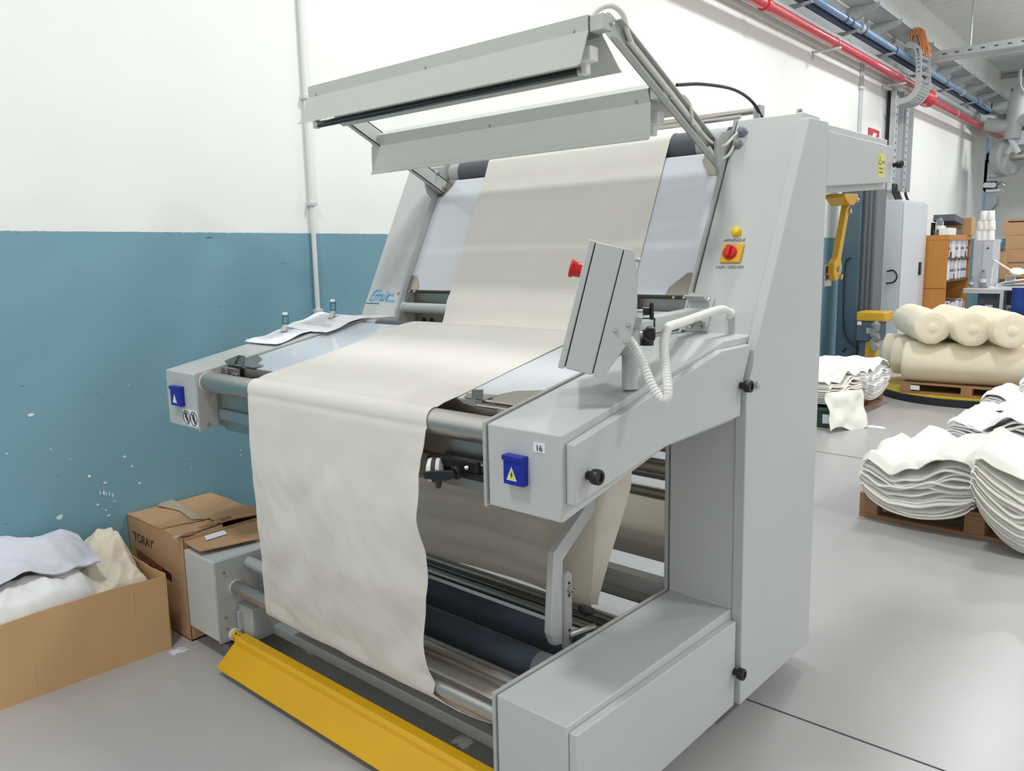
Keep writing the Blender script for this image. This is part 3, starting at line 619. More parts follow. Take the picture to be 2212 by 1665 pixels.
MB().prism([cp(.0845, .004, .004), cp(.0845, HH-.004, .004), cp(.087, HH-.004, .004), cp(.087, .004, .004)], ew2*(WID-.008)).build('panel_seam', M_gasket, cpn)
sidep = [(.087, .0), (.087, HH), (.105, HH+.001), (.112, HH-.01), (.138, HH-.081), (.152, HH-.139), (.153, HH-.2), (.148, HH-.217), (.115, .004), (.107, -.003)]
for w in (0, WID-.004): MB().prism([cp(d, u, w) for d, u in sidep], ew2*.004).build('panel_bracket', M_paint, cpn, bevel=.001, seg=1)
MB().prism([cp(d, u, .004) for d, u in [(.087, HH-.005), (.104, HH-.005), (.106, HH-.03), (.10, .02), (.087, .02)]], ew2*(WID-.008)).build('panel_back', M_paint, cpn)
MB().prism([cp(.104, HH-.004, .02), cp(.114, HH-.02, .02), cp(.143, HH-.12, .02), cp(.139, HH-.12, .02), cp(.10, HH-.03, .02)], ew2*.2).build('panel_back', M_paint, cpn)
for d, u in ((.113, .118), (.139, .138), (.143, .098)): MB().lathe(cp(d, u, 0), -ew2, [(.0058, 0), (.005, .004), (.001, .0055)], 12).build('panel_screw', M_zinc, cpn)
MB().lathe(cp(.118, HH-.02, .05), ed, [(.005, 0), (.005, .012), (.001, .013)], 10).build('panel_screw', M_zinc, cpn)
MB().lathe(cp(0, HH-.075, .05), -ed, [(.018, 0), (.018, .012), (.019, .02), (.023, .026), (.022, .031), (.001, .033)], 24).build('emergency_button', M_red, cpn)
# hub with knob behind the panel
hub = cp(.19, .17, .10)
MB().lathe(cp(.14, .14, .12), ed, [(.03, 0), (.03, .012), (.018, .016), (.018, .03), (.001, .03)], 20).build('panel_hub', M_paint, cpn)
kb = CAM+ray(1373, 672)*2.02
MB().cyl(kb, kb+ed0*.03, .0045, 10).build('clamp_screw', M_zinc, cpn)
def threeknob(c, ax, name='clamp_knob', r=.022):
    return MB().lathe(c, ax, [(.009, 0), (.009, .012), (r*.9, .016), (r, .022), (r*.9, .03), (.001, .031)], 7).build(name, M_black, cpn, bevel=.003)
MB().lathe(kb+ed0*.018, ed0, [(.010, 0), (.010, .016), (.001, .017)], 16).build('clamp_knob', M_black, cpn)
MB().obox(kb+ed0*.034-Vector((0, 0, .022))-ew2*.009, ed0*.011, Vector((0, 0, .044)), ew2*.018).build('clamp_knob', M_black, cpn, bevel=.005, seg=3)
# post and arm
pb = Vector((.947, .311, 1.201)); 
MB().cyl(pb, pb+Vector((0, 0, .17)), .0215, 28).build('support_post', M_galv, mach)
MB().cyl(pb+Vector((0, 0, .093)), pb+Vector((0, 0, .165)), .0245, 28).build('post_sleeve', M_paint, mach)
a0 = pb+Vector((.0, .02, .155)); a1 = Vector((.783, .93, 1.345))
ad = (a1-a0).normalized(); an = ad.cross(Vector((0, 0, 1))).normalized(); au = an.cross(ad)
MB().obox(a0-an*.0165-au*.0165-ad*.01, ad*((a1-a0).length*.35), an*.033, au*.033).build('support_arm', M_paint, mach, bevel=.002)
MB().obox(a0-an*.021-au*.021+ad*.12, ad*((a1-a0).length-.13), an*.042, au*.042).build('support_arm', M_paint, mach, bevel=.002)
MB().obox(a0-an*.0195-au*.0195+ad*.116, ad*.004, an*.039, au*.039).build('arm_seal', M_gasket, mach)
kk = pb+Vector((0, 0, .142)); kd = Vector((.8, .6, 0))
MB().cyl(kk+kd*.02, kk+kd*.04, .006, 10).build('clamp_screw', M_zinc, mach)
MB().lathe(kk+kd*.032, kd, [(.010, 0), (.012, .006), (.018, .01), (.0195, .016), (.0195, .028), (.016, .031), (.001, .029)], 18).build('clamp_knob', M_black, mach)
k2 = a0+ad*.11-au*.022
MB().cyl(k2, k2-au*.012, .006, 10).build('clamp_screw', M_zinc, mach); MB().lathe(k2-au*.010, -au, [(.014, 0), (.019, .004), (.019, .022), (.001, .023)], 16).build('clamp_knob', M_black, mach)
bp = CO(.775, 1.34)
brk = MB().obox(CO(.735, 1.288)+CNN*.0, CX*.088, CN*.115, CNN*.008).build('arm_bracket', M_paint, mach, bevel=.002)
MB().obox(CO(.738, 1.378)+CNN*.006, CX*.07, CN*.006, CNN*.05).build('bracket_lug', M_paint, brk, bevel=.002); MB().obox(CO(.738, 1.312)+CNN*.006, CX*.07, CN*.006, CNN*.05).build('bracket_lug', M_paint, brk, bevel=.002)
MB().lathe(CO(.76, 1.384)+CNN*.04, CN, [(.012, 0), (.012, .01), (.001, .011)], 6).build('bracket_bolt', M_zinc, brk)
for x, z in ((.756, 1.388), (.803, 1.388), (.765, 1.300), (.805, 1.300)): MB().lathe(CO(x, z)+CNN*.008, CNN, [(.0075, 0), (.0065, .005), (.001, .006)], 12).build('bracket_bolt', M_zinc, brk)
# corrugated conduit
def corr(pts, r, name, par):
    path = smoothpath(pts, 14); out = []; L = [0]
    for a, b in zip(path, path[1:]): L.append(L[-1]+(b-a).length)
    n = int(L[-1]/.0042); res = []; j = 0
    for i in range(n+1):
        t = L[-1]*i/n
        while j < len(L)-2 and L[j+1] < t: j += 1
        f_ = (t-L[j])/max(1e-9, L[j+1]-L[j]); res.append(path[j].lerp(path[j+1], f_))
    return MB().tube(res, r, 14, True, [r*(1 if i % 2 else .78) for i in range(len(res))]).build(name, M_white, par, ang=60)
def ad_(u, v, t): return CAM+ray(u, v)*t
corr([ad_(1358, 732, 2.0), ad_(1375, 757, 1.98), ad_(1395, 800, 1.97), ad_(1410, 835, 1.96), ad_(1430, 862, 1.95), ad_(1442, 855, 1.95), ad_(1442, 830, 1.96), ad_(1436, 780, 2.0), ad_(1434, 740, 2.05), ad_(1441, 712, 2.09)], .0125, 'flexible_conduit', mach)
MB().tube(smoothpath([ad_(1439, 716, 2.09), ad_(1444, 706, 2.1), ad_(1458, 701, 2.14), ad_(1492, 690, 2.28)], 6), .0125, 14).build('conduit_sleeve', M_white, mach)
corr([ad_(1490, 690, 2.28), ad_(1510, 683, 2.36), ad_(1540, 672, 2.5), ad_(1562, 668, 2.56), ad_(1576, 675, 2.6)], .0125, 'flexible_conduit', mach)
MB().lathe(CO(.888, 1.346), CNN, [(.018, 0), (.018, .006), (.014, .008), (.014, .016)], 16).build('conduit_gland', M_white, fr)

# ---- rear swing arm, yellow
yz = [(1.83, 1.745), (1.86, 1.75), (1.842, 1.63), (1.79, 1.50), (1.785, 1.46), (1.77, 1.42), (1.735, 1.43), (1.72, 1.48), (1.745, 1.51)]
sw = MB().prismx([(1.815, 1.72), (1.845, 1.725), (1.77, 1.51), (1.785, 1.47), (1.765, 1.435), (1.72, 1.425), (1.70, 1.455), (1.70, 1.495), (1.735, 1.515)], .925, .95).build('rear_swing_arm', M_yel2, mach, bevel=.003)
MB().prismx([(1.735, 1.752), (1.88, 1.757), (1.88, 1.742), (1.845, 1.712), (1.80, 1.71), (1.735, 1.738)], .89, .965).build('swing_arm_mount', M_yel2, sw, bevel=.003)
for y, z in ((1.74, 1.47), (1.765, 1.44), (1.83, 1.69)): MB().lathe((.95, y, z), (1, 0, 0), [(.011, 0), (.011, .008), (.001, .009)], 6).build('arm_bolt', M_zinc, sw)
MB().lathe((.955, 1.88, 1.735), (0, 1, 0), [(.009, 0), (.009, .02), (.001, .021)], 10).build('arm_bolt', M_zinc, sw)
MB().box(-.93, .92, 1.69, 1.75, 1.455, 1.485).build('rear_rail', M_alu, sw, bevel=.002); MB().box(-.93, .92, 1.69, 1.76, 1.405, 1.45).build('rear_rail', M_alu, sw, bevel=.002)

# ================================================================ fabric threaded through the machine
fw = thing('fabric_web', 'long cream cotton fabric running over the screen, table and front roller', 'fabric', (0, .02, .25))
def interp(tab_, t):
    tab_ = sorted(tab_)
    if t <= tab_[0][0]: return tab_[0][1]
    for (a, x), (b, y) in zip(tab_, tab_[1:]):
        if t <= b: return x+(y-x)*(t-a)/max(1e-9, b-a)
    return tab_[-1][1]
def yh(z): return interp([(.25, .052), (.30, .044), (.42, .012), (.60, -.022), (.85, -.028), (1.0, -.018), (1.106, -.0075)], z)
def edge(pxs):
    out = []
    for u, v in pxs:
        y = -.01
        for _ in range(8): p = ony(u, v, y); y = yh(p.z)
        out.append((p.z, p.x))
    return out
RE = edge([(925, 893), (919, 929), (915, 970), (907, 1015), (912, 1062), (909, 1117), (915, 1158), (921, 1192), (920, 1230), (915, 1271), (910, 1329), (906, 1385), (922, 1450), (949, 1515)])
LE = edge([(533, 832), (536, 880), (540, 960), (545, 1010), (552, 1100), (557, 1180), (565, 1260), (572, 1310), (580, 1329)])
TPN = Vector((0, -.186, 1)); TPD = 1.138+.186*.01
LT = sorted((p.y, p.x) for p in [onpl(u, v, TPN, TPD) for u, v in [(885, 700), (840, 707), (800, 728), (740, 752), (690, 769), (620, 793), (560, 814), (540, 824)]])
RT = sorted((p.y, p.x) for p in [onpl(u, v, TPN, TPD) for u, v in [(1215, 745), (1100, 800), (1000, 850), (960, 868), (930, 886)]])
rows = []     # (y, z, xl, xr, wrinkle amplitude)
for a in range(-30, 162, 8): rows.append((1.335+.057*math.cos(R(a)), 1.93+.057*math.sin(R(a)), -.446, .478, .0))
for i in range(13):
    z = 1.885-(1.885-1.40)*i/12; p = pan(0, z, .006); rows.append((p.y, z, -.446+.004*math.sin(i)-(.012*i/12 if i > 3 else 0)*-1, .474+.01*i/12, .0015))
for z, y in ((1.36, .982), (1.322, .972), (1.285, .958), (1.25, .94), (1.215, .915), (1.20, .88), (1.215, .845), (1.245, .825), (1.262, .820)): rows.append((y, z, -.425, .472, .001))
for a in range(10, 100, 20): rows.append((.795+.025*math.cos(R(a)), 1.262+.025*math.sin(R(a)), interp(LT, .78), .462, .001))
for i in range(22):
    y = .765-(.765-.075)*i/21; rows.append((y, tab(0, y, .0045).z+(.006 if y > .7 else 0), interp(LT, y), interp(RT, y), .0028))
xl0, xr0 = LE[0][1], RE[0][1]
for a in range(75, 200, 12):
    f_ = (a-75)/120; rows.append((.034+.0405*math.cos(R(a)), 1.106+.0405*math.sin(R(a)), interp(LT, .07)*(1-f_)+interp(LE, 1.1)*f_, interp(RT, .07)*(1-f_)+interp(RE, 1.1)*f_, .0005+.0015*f_))
zz = 1.09
while zz > .29:
    rows.append((yh(zz), zz, interp(LE, zz), interp(RE, zz), min(.011, .002+(1.09-zz)*.03))); zz -= .02
for a, xr in ((190, .44), (205, .455), (220, .48), (238, .53), (255, .59), (272, .635), (290, .655)): rows.append((.078+.0315*math.cos(R(a)), .288+.0315*math.sin(R(a))-(.012 if a > 215 else .004), LE[-1][1]-.01 if a < 200 else -.47, xr, .003))
rows += [(.13, .247, -.47, .665, .002), (.2, .25, -.47, .665, .001), (.28, .262, -.47, .66, .001)]
NXF = 90
def webfn(i, j):
    y, z, xl, xr, am = rows[i]; t = j/(NXF-1); x = xl+(xr-xl)*t
    a = rows[max(0, i-1)]; b = rows[min(len(rows)-1, i+1)]; ty, tz = b[0]-a[0], b[1]-a[1]; l = math.hypot(ty, tz) or 1; ny, nzz = tz/l, -ty/l
    d = am*(1.3*nz(x*4+z*1.2, z*2.2-x*1.0, i*.02)+.8*nz(x*9-z*5, z*6, 3.1)+.35*nz(x*22+z*9, z*14, 7.7))
    if .28 < z < 1.05 and y < .06:
        d += am*.9*math.sin(x*16+z*3+1.5*nz(x*2, z*3, 1)) * (.4+.6*(1.05-z))
    if .26 < z < 1.0 and y < .06 and t > .86: d += (t-.86)*.10*math.sin(z*13)
    return Vector((x, y-ny*d, z-nzz*d))
b = MB(); nr = len(rows)
b.grid(nr, NXF, lambda u, v: webfn(round(u*(nr-1)), round(v*(NXF-1))), .0016)
b.build('front_run', M_fab, fw, ang=80)
# runs inside the machine
e1 = [(p.z, p.x) for p in [ony(u, v, .68) for u, v in ((1341, 1060), (1330, 1110), (1310, 1190), (1283, 1303))]]
def sh1(u, v):
    z = .95-.59*u; xr = interp(e1, z); x = -.5+(xr+.5)*v; f_ = max(0, (v-.955)/.045)
    return Vector((x, .68+.018*nz(x*3, z*2, 2)*u+.02*math.sin(x*7+z*2)*u+f_*.07*(1-.5*u), z+.0*u))
MB().grid(40, 80, sh1, .0016).build('inner_run', M_fabin, fw, ang=80)
e2 = [(p.z, p.x) for p in [ony(u, v, .64) for u, v in ((1290, 1075), (1283, 1190), (1276, 1300))]]
def sh2(u, v):
    z = .93-.56*u; x0 = interp(e2, z)-.2; x = x0+.2*v
    return Vector((x, .655-.012*v+.012*nz(x*5, z*3, 4)*u, z))
MB().grid(30, 20, sh2, .0016).build('inner_run', M_fabin, fw, ang=80)
def sh3(u, v):
    x = -.45+1.15*v
    if u < .45: z = .62-.18*(u/.45); y = 1.146+.004*nz(x*4, z*5, 1)
    else:
        a = math.pi+(u-.45)/.55*math.pi*.75; y = 1.25+.1045*math.cos(a); z = .44+.1045*math.sin(a)
    return Vector((x, y, z))
MB().grid(30, 30, sh3, .0016).build('inner_run', M_fabin, fw, ang=80)

# ---- papers and clips on the left arm
def armz(y): return 1.138+.186*(y+.01) if y < .774 else 1.284
def paper(pts, name, label, lift, curl):
    P = [onpl(u, v, TPN, TPD) for u, v in pts]
    def fn(u, v):
        p = (P[0]*(1-u)+P[1]*u)*(1-v)+(P[3]*(1-u)+P[2]*u)*v
        p.z = armz(p.y)+lift+curl*(abs(u-.5)*2)**2*.5*(1+math.sin(v*9+u*3))*.8+.002*(1+nz(p.x*14, p.y*14, lift*99)); return p
    return tag(MB().grid(16, 16, fn, .0012).build(name, M_paper, None, ang=80), label, 'paper')
pA = paper([(528, 742), (597, 749), (690, 712), (612, 716)], 'paper_sheet', 'white printed sheets with curled edges under the lower clip on the arm', .006, .008)
pB = paper([(618, 712), (705, 725), (800, 686), (698, 676)], 'paper_sheet', 'white printed sheets under the upper clip beside the inclined column', .008, .01)
M_ink = mat('grey_print_ink', (128, 132, 142), .8)
rnd = random.Random(4)
for pg, pts in ((pA, [(528, 742), (597, 749), (690, 712), (612, 716)]), (pB, [(618, 712), (705, 725), (800, 686), (698, 676)])):
    P = [onpl(u, v, TPN, TPD) for u, v in pts]
    for k in range(7):
        v = .25+.09*k; a = (P[0]*.85+P[1]*.15)*(1-v)+(P[3]*.85+P[2]*.15)*v; w = rnd.uniform(.3, .75); c = a.lerp((P[0]*(.85-w)+P[1]*(.15+w))*(1-v)+(P[3]*(.85-w)+P[2]*(.15+w))*v, 1)
        a.z = armz(a.y)+.0165; c.z = armz(c.y)+.0165; d = Vector((0, .0022, 0))
        MB().prism([a-d, c-d, c+d, a+d], (0, 0, .0004)).build('print_line', M_ink, pg, smooth=False)
def clip(u, v, label, rz):
    p = onpl(u, v, TPN, TPD); p.z = armz(p.y)+.010
    t = thing('paper_clip', label, 'clip', p)
    c, s_ = math.cos(rz), math.sin(rz)
    def L(x, y, z): return p+Vector((x*c-y*s_, x*s_+y*c, z))
    MB().prism([L(-.013, -.02, 0), L(.013, -.02, 0), L(.013, .012, .014), L(-.013, .012, .014)], (0, 0, .002)).build('jaw', M_chrome, t)
    MB().prism([L(-.013, -.02, 0), L(.013, -.02, 0), L(.010, .006, .03), L(-.010, .006, .03)], L(0, .003, 0)-p).build('jaw', M_chrome, t)
    h = MB()
    for x0, x1, z0, z1 in ((-.015, -.010, .03, .07), (.010, .015, .03, .07), (-.015, .015, .062, .07), (-.015, .015, .03, .036)): h.prism([L(x0, .005, z0), L(x1, .005, z0), L(x1, .012, z1), L(x0, .012, z1)], L(0, .005, 0)-p)
    h.build('handle', M_teal, t, bevel=.0015)
    MB().prism([L(-.011, .008, .07), L(.011, .008, .07), L(.011, .01, .082), L(-.011, .01, .082)], L(0, .003, 0)-p).build('handle_tab', M_white, t)
    return t
clip(616, 721, 'small teal and silver bulldog clip on the lower papers', .5); clip(718, 691, 'small teal and silver bulldog clip on the upper papers', .35)

# ================================================================ cardboard boxes by the wall
tb = thing('cardboard_carton', 'tall brown cardboard carton with taped top standing against the teal wall', 'carton', (-1.25, .2, 0))
bx0, bx1, by0, by1, bz = -1.508, -.990, .008, .405, .444
wallm = M_card; T = .005
MB().box(bx0, bx1, by0, by0+T, 0, bz).build('side_panel', wallm, tb, bevel=.0015); MB().box(bx0, bx1, by1-T, by1, 0, bz).build('side_panel', wallm, tb)
MB().box(bx0, bx0+T, by0, by1, 0, bz).build('side_panel', wallm, tb); MB().box(bx1-T, bx1, by0, by1, 0, bz).build('side_panel', wallm, tb, bevel=.0015)
MB().box(bx0, bx1, by0, by1, .002, .008).build('base_panel', wall_left.data.materials[0] if 0 else wallm, tb)
def flap(pts, name, m, par, d=(0, 0, -.004), n=10, wob=.004):
    P = [Vector(p) for p in pts]
    def fn(u, v):
        p = (P[0]*(1-u)+P[1]*u)*(1-v)+(P[3]*(1-u)+P[2]*u)*v; p.z += wob*nz(p.x*9, p.y*9, 5); return p
    return MB().grid(n, n, fn, .004).build(name, m, par, ang=60)
flap([(bx0, by0-.002, bz+.003), (-1.17, by0-.002, bz+.004), (-1.13, by1, bz+.004), (bx0, by1, bz+.005)], 'top_flap', M_card, tb)
flap([(-1.19, by0-.001, bz-.002), (bx1, by0-.001, bz+.002), (-1.02, .2, bz-.006), (-1.16, .26, bz-.004)], 'top_flap', M_card, tb)
flap([(-1.15, .2, bz+.012), (-1.05, .2, bz+.004), (-1.02, by1+.02, bz+.006), (-1.15, by1, bz+.012)], 'top_flap', M_card, tb)
flap([(-1.005, .015, bz-.012), (-.842, .002, bz-.016), (-.80, .235, bz-.020), (-1.0, .36, bz-.010)], 'side_flap', M_card, tb)
lab = [Vector((-.945, .07, .4325)), Vector((-.925, .065, .4325)), Vector((-.915, .175, .432)), Vector((-.938, .18, .432))]
MB().prism([onz(u, v, .4335) for u, v in ((441, 1158), (446, 1167), (491, 1153), (484, 1145))], (0, 0, .001)).build('address_label', M_paper, tb, smooth=False)
MB().prism([onz(u, v, bz+.0085) for u, v in ((340, 1092), (365, 1074), (400, 1096), (440, 1120), (414, 1122), (388, 1103))], (0, 0, .0015)).build('tape_strip', M_tape, tb, smooth=False)
# torn layers along the flap edge
rnd = random.Random(9)
for k in range(9):
    p = onz(*[(383, 1160), (396, 1158), (410, 1153), (424, 1146), (438, 1140), (452, 1134), (466, 1130), (476, 1124), (488, 1120)][k], bz+.006)
    MB().prism([p+Vector((rnd.uniform(-.02, -.008), -.014, 0)), p+Vector((rnd.uniform(.006, .016), -.012, rnd.uniform(-.004, .006))), p+Vector((.01, .02, rnd.uniform(0, .008))), p+Vector((-.014, .016, .002))], (0, 0, .0025)).build('torn_flake', M_cardin if k % 3 else M_tape, tb, smooth=False)
text("'TORAY'", 'box_print', .056, mat('faded_black_print', (74, 60, 48), .8), (-1.362, by0-.0006, .352), (1, 0, -.01), UZ, tb, bold=.0008)
MB().prism([(-1.44, by0-.0012, .262), (-1.12, by0-.0012, .225), (-1.12, by0-.0012, .262), (-1.44, by0-.0012, .300)], (0, .0008, 0)).build('tape_strip', mat('brown_tape', (132, 96, 66), .35), tb, smooth=False)
for x0, x1, z0, z1 in ((-1.20, -1.12, .20, .27), (-1.10, -1.04, .21, .26)): MB().box(x0, x1, by0-.0012, by0-.0002, z0, z1).build('tape_strip', M_tape, tb, smooth=False)
# open low box
ob = thing('open_cardboard_box', 'low open brown cardboard box filled with pale cloth scraps', 'box', (-1.25, -.55, 0))
OX0, OX1, OY0, OY1, OZ = -1.47, -1.02, -1.25, -.072, .30
def bpanel(a, b_, z0, z1, th, name, nfold=6, sag=0.):
    a = Vector(a); b_ = Vector(b_); n = (b_-a).cross(UZ).normalized()
    def fn(u, v):
        p = a.lerp(b_, u); h = z0+(z1-z0)*v; h += (.008*nz(u*6, 1, sag*50)+.012*math.sin(u*7+sag*9)*sag)*v
        return Vector((p.x, p.y, h))+n*(.006*math.sin(u*9+v*2)*v*sag+.003*nz(u*14, v*2, 3))
    return MB().grid(60, 8, fn, th).build(name, M_card2, ob, ang=60)
bpanel((OX1-.03, OY0, 0), (OX1+.012, OY1, 0), 0, OZ+.008, -.005, 'side_panel', sag=1.)
bpanel((OX1+.012, OY1, 0), (OX0, OY1+.012, 0), 0, OZ+.012, -.005, 'side_panel', sag=.2)
bpanel((OX0, OY1+.012, 0), (OX0+.03, OY0, 0), 0, OZ+.02, -.005, 'side_panel', sag=.4); bpanel((OX0+.03, OY0, 0), (OX1-.03, OY0, 0), 0, OZ, -.005, 'side_panel', sag=.2)
MB().box(OX0+.02, OX1-.01, OY0+.01, OY1, .002, .01).build('base_panel', M_card2, ob)
for yy, w in ((-.42, .004), (-.30, .004), (-.20, .003), (-.56, .004)):
    xx = OX1+.012-(OY1-yy)*(.042/1.178)
    MB().box(xx-.003, xx+.0052, yy-w*.6, yy+w*.6, .004, OZ-.012).build('crease', M_card2, ob, bevel=.0015)
# cloths: each one a crumpled sheet
def cloth(name, label, m, hf, x0, x1, y0, y1, n=70, th=.004, grp=None):
    b_ = MB().grid(n, n, lambda u, v: hf(x0+(x1-x0)*u, y0+(y1-y0)*v, u, v), th)
    return tag(b_.build(name, m, None, ang=80), label, 'cloth', grp)
def ridge(x, y, s, k): return 1-abs(nz(x*s, y*s, k))*2
def zwh(x): return .292+.075*math.exp(-((x+1.16)/.10)**2)
def hw(x, y, u, v):
    z = zwh(x)+.016*ridge(x, y, 5, 1)+.010*ridge(x*1.3, y*.8, 11, 6)+.006*ridge(x, y, 24, 7)+.010*ridge(x+y*.5, y*1.4, 12, 2)-.03*max(0, (v-.8)*5)-.10*max(0, .06-min(u, 1-u, v, 1-v))*10
    return Vector((x+.015*nz(y*6, x*4, 3), y+.012*nz(x*8, y*5, 9), z))
cloth('cloth_scrap', 'plain white jersey cloth heaped along the front of the open box', M_clothw, hw, -1.44, -1.045, -1.2, -.27, 80)
def hg(x, y, u, v):
    r2 = ((x+1.30)/.20)**2+((y+.62)/.44)**2; dome = max(0, 1-r2*.85)
    z = .305+.185*dome**.55+.014*ridge(x*.6+y, y*.4-x, 5, 4)*min(1, dome*3)+.016*math.sin((x*1.4-y)*22+3*nz(x*3, y*3, 1))*min(1, dome*2)*(1 if y > -.62 else .35)
    z += .02*max(0, 1-abs(v-.93)*14)*(u < .6)
    z = max(z, zwh(x)+.03)+.004+.012*ridge(x*.9-y*.4, y*.7, 8, 12)+.006*ridge(x, y*.8, 19, 13)
    return Vector((x+.02*nz(y*5, x*3, 8), y+.02*nz(x*4, y*5, 2), z))
cloth('cloth_scrap', 'lavender grey jersey cloth humped over the white scraps in the box', M_clothg, hg, -1.455, -1.125, -1.1, -.26, 90, .007)
def hc(x, y, u, v):
    # cream cloth lying up over the far corner of the box
    up = max(0, min(1, (x+1.08)/-.28)); cr = max(0, min(1, (y+.34)/.22))
    z = .275+.135*up*(.45+.55*cr)+.030*abs(math.sin((x*1.1+y*.9)*19+2.2*nz(x*4, y*4, 1)))*(.5+.5*up)+.024*nz(x*8, y*9, 4)+.014*ridge(x*1.2+y, y, 11, 6)
    if y > -.12: z -= (y+.12)*.9
    ed_ = min(u, 1-u, v, 1-v); z -= .05*max(0, 1-ed_*10)
    return Vector((x+.024*nz(y*9, x*6, 3), y+.026*nz(x*8, y*6, 5), z))
cloth('cloth_scrap', 'cream fleece cloth draped up over the corner of the open box', M_clothc, hc, -1.44, -1.05, -.38, -.085, 90, .007)
# lint on the floor
def lint(u, v, w, h, label, k):
    c = onz(u, v, 0); rnd = random.Random(k)
    b_ = MB().grid(12, 12, lambda a, d: Vector((c.x+(a-.5)*w*(1+.5*nz(a*5, d*5, k)), c.y+(d-.5)*h*(1+.6*nz(d*6, a*4, k+2)), .001+.010*math.sin(a*math.pi)*math.sin(d*math.pi)*(.6+nz(a*7, d*7, k)))), .001)
    return tag(b_.build('lint_tuft', M_pilew if k % 2 else M_clothg, None), label, 'lint')
lint(385, 1406, .05, .06, 'grey shred of fluff on the floor beside the cartons', 2); lint(1891, 922, .16, .08, 'white tuft of lint lying on the open floor', 3); lint(1000, 1602, .06, .05, 'beige lint flake under the machine behind the yellow bar', 5)

# ================================================================ pallets with folded fabric
def make_pallet(nm, label, m, L=1.2, D=1.0, H=.144):
    t = thing(nm, label, 'pallet', (0, 0, 0))
    for x in (0, L/2-.05, L-.1):
        for y in (0, D/2-.05, D-.1): MB().box(x, x+.1, y, y+.1, .022, .1).build('block', m, t, bevel=.002, seg=1)
    for y in (0, D/2-.05, D-.1): MB().box(0, L, y, y+.1, 0, .022).build('bottom_board', m, t, bevel=.002, seg=1)
    for x in (0, L/2-.05, L-.1): MB().box(x, x+.1, 0, D, .1, .122).build('stringer_board', m, t, bevel=.002, seg=1)
    n = 7
    for k in range(n):
        y = k*(D-.1)/(n-1); MB().box(0, L, y, y+.1, .122, H).build('top_board', m, t, bevel=.002, seg=1)
    return t
P0 = make_pallet('wooden_pallet', 'brown wooden pallet under the white folded fabric nearest the machine', M_wood)
P0.location = (.565, 3.31, 0); P0.rotation_euler = (0, 0, R(-1))
P1 = copy_tree(P0, (.62, 4.85, 0), 0, 'brown wooden pallet behind the first stack of folded fabric')
P2 = copy_tree(P0, (.60, 6.15, 0), 0, 'brown wooden pallet of folded fabric beside the turntable')
P3 = copy_tree(P0, (-.50, 5.95, 0), R(90), 'pale wooden pallet of folded fabric beside the wrapping mast')
P4 = copy_tree(P0, (-.38, 7.30, .085), R(2), 'weathered wooden pallet carrying fabric rolls on the yellow turntable'); P4.scale = (1, 1, .72)
def wave(x, y, k, seed, sg):
    c1 = .16+.06*math.sin(seed*1.7); c2 = .40+.05*math.sin(seed*2.9)
    return sg*(.35+.7*nz(x*2.6, y*.9, seed)+.25*nz(x*6, y*1.5, seed+5)+1.0*math.exp(-((x-c2)/.09)**2)-.5*math.exp(-((x-c1)/.05)**2))
def pile(label, org, sx, sy, rz, z0, h, layers, seed, sg=.05, over=0., m=None, droop=0., wav=1., dv=3., bow=.02):
    b_ = MB(); NX = 46; NY = 9; t = h/layers; c, s_ = math.cos(rz), math.sin(rz); rnd = random.Random(seed)
    for k in range(layers):
        f_ = (k+.5)/layers; inx = rnd.uniform(-.006, .008); iny = rnd.uniform(-.008, .010)-over*math.sin(f_*math.pi)*.6; x0 = inx-.02*math.sin(f_*3); x1 = sx+rnd.uniform(-.008, .008)+.02*math.sin(f_*3)
        rings = []
        for i in range(NX):
            u = i/(NX-1); x = x0+(x1-x0)*u; rows_ = []
            for side_ in range(2*NY+2):
                if side_ < NY: v = side_/(NY-1); top = 0
                elif side_ == NY: v = 1; top = .5
                elif side_ < 2*NY+1: v = 1-(side_-NY-1)/(NY-1); top = 1
                else: v = 0; top = .5
                ex = (.35*t if top == .5 else 0); y = iny+(sy-iny)*v+(ex if v == 1 else -ex)
                w = wave(x+.2*nz(k*.35, seed, 1)*wav, y, k, seed, sg)*f_**.8
                dr = -droop*max(0, 1-v*dv)*(1-f_*.6)*max(0, math.sin(math.pi*min(1, max(0, u*1.06-.03))))**.5+bow*abs(2*u-1)**2.4*(1-f_*.35)-.03*max(0, (abs(u-.5)-.42)*12)*f_
                pinch = 1-.55*max(0, (abs(u-.5)-.46)*20)
                z = z0+t*(k+.02)+t*.86*top*pinch*(1+.06*nz(x*5, k, seed))+w+dr
                X, Y = x, y
                rows_.append(Vector((org[0]+X*c-Y*s_, org[1]+X*s_+Y*c, max(z, .028))))
            rings.append(rows_)
        n = len(rings[0]); vs = [p for g in rings for p in g]
        fs = [[i*n+j, (i+1)*n+j, (i+1)*n+(j+1) % n, i*n+(j+1) % n] for i in range(NX-1) for j in range(n)]+[list(range(n))[::-1], [(NX-1)*n+j for j in range(n)]]
        b_.add(vs, fs)
    # loose top sheet
    def top(u, v):
        x = -.008+(sx+.016)*u; y = -.012-over*.25+(sy+.012)*v; w = wave(x, y, 0, seed, sg)+bow*.65*abs(2*u-1)**2.4
        z = z0+h+w+.010+.030*ridge(x, y, 3.2, seed)+.012*abs(math.sin((x+y*.5)*14+4*nz(x*3, y*3, seed)))+.006*nz(x*11, y*9, seed)-.05*max(0, (abs(u-.5)-.44)*14)-.03*max(0, .07-v)*12
        return Vector((org[0]+x*c-y*s_, org[1]+x*s_+y*c, z))
    b_.grid(56, 44, top, .006)
    ob_ = b_.build('folded_fabric', m or M_pilew, None, ang=50)
    return tag(ob_, label, 'fabric', 'stacks of folded white fabric on pallets')
